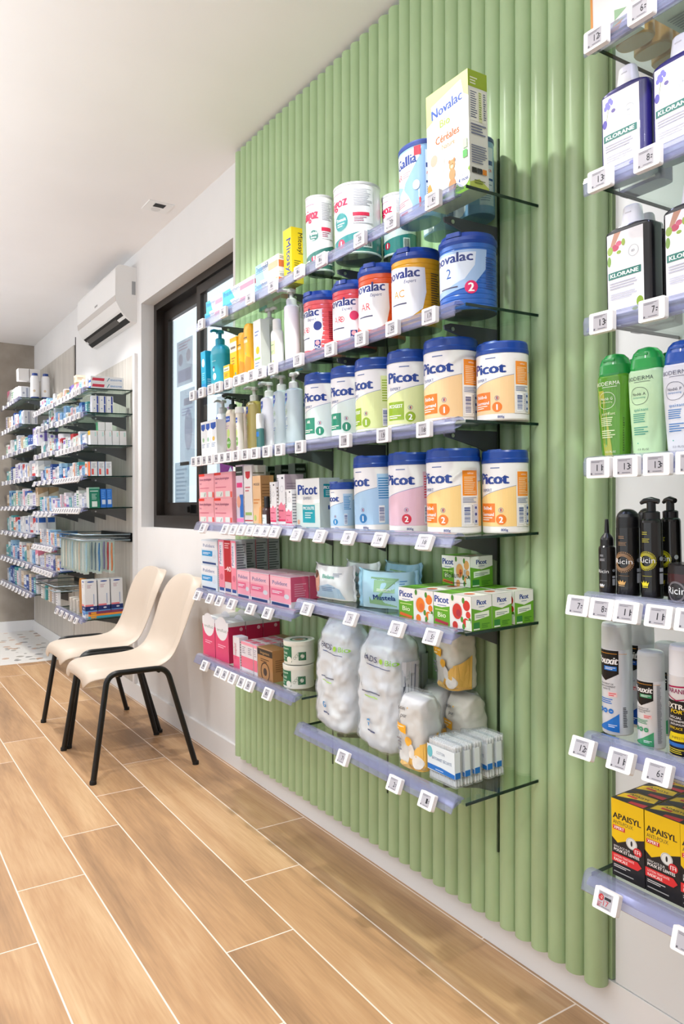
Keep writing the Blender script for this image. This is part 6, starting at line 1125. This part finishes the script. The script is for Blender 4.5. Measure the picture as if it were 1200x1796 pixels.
def oral(d, w, h): d.rect(-w/2, w/2, h*.1, h*.2, '#6aa0d8'); d.disc(0, h*.95, w*.3, '#2a4f98', h*.02); d.rect(-w/2, w/2, h*.18, h*.3, '#1d2f6c'); d.rect(-w/2, w*.2, h*.3, h*.345, '#e07a80'); d.lines(-w*.3, w*.1, h*.78, h*.88, 3, '#b08a98'); d.rect(w*.2, w*.27, h*.35, h*.62, '#8fa4c4'); d.disc(w*.05, h*.24, w*.14, '#dfe4ee', h*.02); d.rect(-w*.2, w*.3, h*.06, h*.13, '#3a6ab8')
for i in range(3):
    o = carton(.075, .07, .225, '#dedfe0', 'toothbrush_carton', None, oral, oral); place(o, 'F8', 1.185+i*.078, 4.6, f'tall white and navy electric toothbrush carton, {ordn(i)} from the rail', 'toothbrush carton', 'tall white and navy toothbrush cartons')
for i, c in enumerate(('#3aa0b8', '#e88a2c', '#7a3458')):
    o = carton(.022, .21, .012, c, 'toothbrush_packet', None, None, lambda d, w, h: (d.rect(-w*.4, w*.4, h*.2, h*.8, c), d.rect(-w*.45, -w*.3, h*.1, h*.9, '#e8a030'))); place(o, 'F8', 1.265, 4.53, ('turquoise', 'orange and black', 'plum')[i]+' toothbrush packet lying flat on the lowest shelf', 'toothbrush packet'); o.location.z += i*.0126
def kbag(X, Y, h, c, label): bag(.07, .035, h, 'F8', X, Y, .3, label, 'paper sachet', lambda d, w, h: None, X*100, c, .1, False, 'paper_sachet', lump=.002)
for i in range(3): kbag(1.18+i*.035, 4.72+.02*i, .24-.02*i, '#a8743c', f'brown kraft sachet standing on the lowest shelf, {ordn(i)} from the rail')
for i in range(3): o = carton(.05, .05, .08, '#c9c4bc', 'kraft_box', None, ln('#a0968a')); place(o, 'F8', 1.19, 4.82+i*.09, f'small beige box on the lowest far shelf, {ordn(i)} from the sachets', 'small box', 'beige boxes of the lowest far shelf')
# rows of cartons
for k, y0, nm in (('F1', 4.56, 'top'), ('F2', 4.57, 'second'), ('F3', 4.58, 'third'), ('F4', 4.57, 'fourth'), ('F5', 4.585, 'fifth')):
    frow(k, y0, E1-.02, f'the {nm} window-side far shelf', .045 if k < 'F3' else .06, .085 if k < 'F3' else .115)
for k, nm, a, c in (('G1', 'top', .04, .1), ('G2', 'second', .05, .09), ('G3', 'third', .07, .12), ('G4', 'fourth', .07, .12), ('G5', 'fifth', .07, .13), ('G6', 'sixth', .08, .12), ('G7', 'seventh', .07, .12)):
    frow(k, E1+.01, E2-.02, f'the {nm} middle-bay shelf', a, c, wmin=.045, wmax=.09)
for k, nm, ys_ in (('Q1', 'top', 6.61), ('Q2', 'second', 6.57), ('Q3', 'third', 6.01), ('Q4', 'fourth', 6.01), ('Q5', 'fifth', 6.01), ('Q6', 'sixth', 6.01), ('Q7', 'seventh', 6.01), ('Q8', 'lowest', 6.01)):
    frow(k, ys_ if k != 'Q1' else 6.7, 7.46, f'the {nm} corner-bay shelf', .09, .15, wmin=.08, wmax=.13)
for i in range(2):
    R = bottle(.07, .05, .19, '#e2e2e4', 'cap', '#1f3f88', 2.4, .2, .02, .02, PLA, lambda d, rx, h: (d.rect(-rx*.9, rx*1.3, 0, h*.08, '#1f3f88'), d.disc(0, h*.4, rx*.3, '#c9b49a')), 'milk_bottle'); place(R, 'Q1', 1.26+i*.085, 6.645, f'white bottle with navy cap, {ordn(i)} from the rail of the corner top shelf', 'milk bottle', 'white bottles with navy caps', PI/2*0+1.2)
for i in range(2): o = carton(.09, .085, .1, '#dcdad8', 'medicine_carton'); place(o, 'Q1', 1.19+i*.09, 6.78, f'white carton with dark edge standing behind the navy capped bottles, {ordn(i)} from the rail', 'medicine carton', 'cartons behind the navy capped bottles'); o.location.z += .16
# price tags of the far shelving
def ftags(k, y0, y1, n, nm, tl=0):
    ys2 = [y1-(y1-y0)*(i+.5)/n for i in range(n)][::-1]
    tags(nm, ys2, SZ[k], tl, f'price tags on {nm}', detail=False, px=False)
for k, n in (('F1', 7), ('F2', 6), ('F3', 7), ('F4', 10), ('F5', 11)): ftags(k, E0+.03, E1-.02, n, f'{RW[k][1]} far shelf next to the window', .4 if k > 'F3' else 0)
ftags('F8', E0+.05, E1-.05, 5, 'lowest far shelf next to the window', .42)
for k, n, nm in (('G1', 7, 'top'), ('G2', 5, 'second'), ('G3', 4, 'third'), ('G4', 4, 'fourth'), ('G5', 5, 'fifth'), ('G6', 7, 'sixth'), ('G7', 7, 'seventh')): ftags(k, E1+.03, E2-.03, n, f'{nm} shelf of the middle bay', .4 if k > 'G3' else 0)
for k, n, nm in (('Q1', 3, 'top'), ('Q2', 5, 'second'), ('Q3', 6, 'third'), ('Q4', 7, 'fourth'), ('Q5', 7, 'fifth'), ('Q6', 6, 'sixth'), ('Q7', 8, 'seventh'), ('Q8', 9, 'lowest')): ftags(k, 6.65 if k < 'Q3' else 6.05, 7.42, n, f'{nm} shelf of the corner bay', .4 if k > 'Q4' else 0)
# hook rack with hanging toothbrushes
def rack(y0, y1, z, nh, label):
    R = empty('hook_rack'); put(R, 1.40, (y0+y1)/2, z, -PI/2); tag(R, label, 'hook rack', 'wire hook racks'); w = (y1-y0)/2
    b = B(); b.box(-w, w, 0, .02, -.035, .02, '#1c1c1e'); b.build('back_bar', METAL, R)
    b = B()
    for z_ in (.012, -.022): b.tube([(-w, -.0, z_), (-w, -.28, z_), (w, -.28, z_), (w, 0, z_)], .004, '#8fa0a8', 8)
    b.build('wire_frame', METAL, R)
    for i in range(nh):
        b = B(); x = -w+.03+(2*w-.06)*i/(nh-1); b.tube([(x, 0, -.01), (x, -.25, -.01), (x, -.275, .0)], .0025, '#9aa4a8', 6); b.build('hook', METAL, R)
    return R
rack(4.5, 5.15, .985, 8, 'wire hook rack hung with toothbrushes over the tall navy cartons'); rack(5.24, 5.9, .615, 7, 'wire hook rack low on the far shelving with small hanging packs')
TBC = ['#a9c4dc', '#c8343c', '#3a8a58', '#d8d4d8', '#8f7fb4', '#2f6fb0', '#e0c4b4', '#3a3f4c', '#5f7488', '#e8e4e2', '#d87a4c', '#7a8a9c']
TBN = ['pale blue', 'red', 'green', 'white', 'violet', 'blue', 'peach', 'black', 'slate', 'white backed', 'orange', 'grey']
n = 0
for i in range(8):
    for j in range(3 if i < 3 else 2):
        c = TBC[(i*3+j*5) % 12]; nm = TBN[(i*3+j*5) % 12]; y = 4.53+i*.083; x = 1.145+j*.075
        R = empty('toothbrush_packet'); b = B(); b.box(-.001, .0, -.016, .016, -.205, 0, '#d8dade'); b.build('backing_card', CARD, R)
        b = B(); b.tube([(-.006, 0, -.02), (-.009, .002, -.08), (-.006, -.002, -.15), (-.006, 0, -.19)], [.004, .006, .0055, .004], c, 8); b.build('toothbrush', PLA, R)
        b = B(); b.loft([(-.2, .0085, .015), (-.195, .010, .0155), (-.02, .010, .0155), (-.012, .0085, .014)], '#fff', 16, 4, cx=-.0105); b.build('blister', GLASS, R, fixn=False)
        put(R, x, y, .968, PI/2*0+PI/2*1.0+rr.uniform(-.12, .12)); tag(R, f'{nm} toothbrush packet on the hook rack, {ordn(i)} hook from the window, {ordn(j)} deep', 'toothbrush packet', 'toothbrush packets on hooks')
for i in range(5):
    o = carton(.05, .02, .1, PAL[(i*5) % 12][1], 'hanging_pack', None, ln('#8f94a4', 5)); put(o, 1.15, 5.28+i*.12, .5); tag(o, f'small {PAL[(i*5) % 12][0]} pack hanging from the low rack, {ordn(i)} hook', 'hanging pack', 'small packs on the low rack')
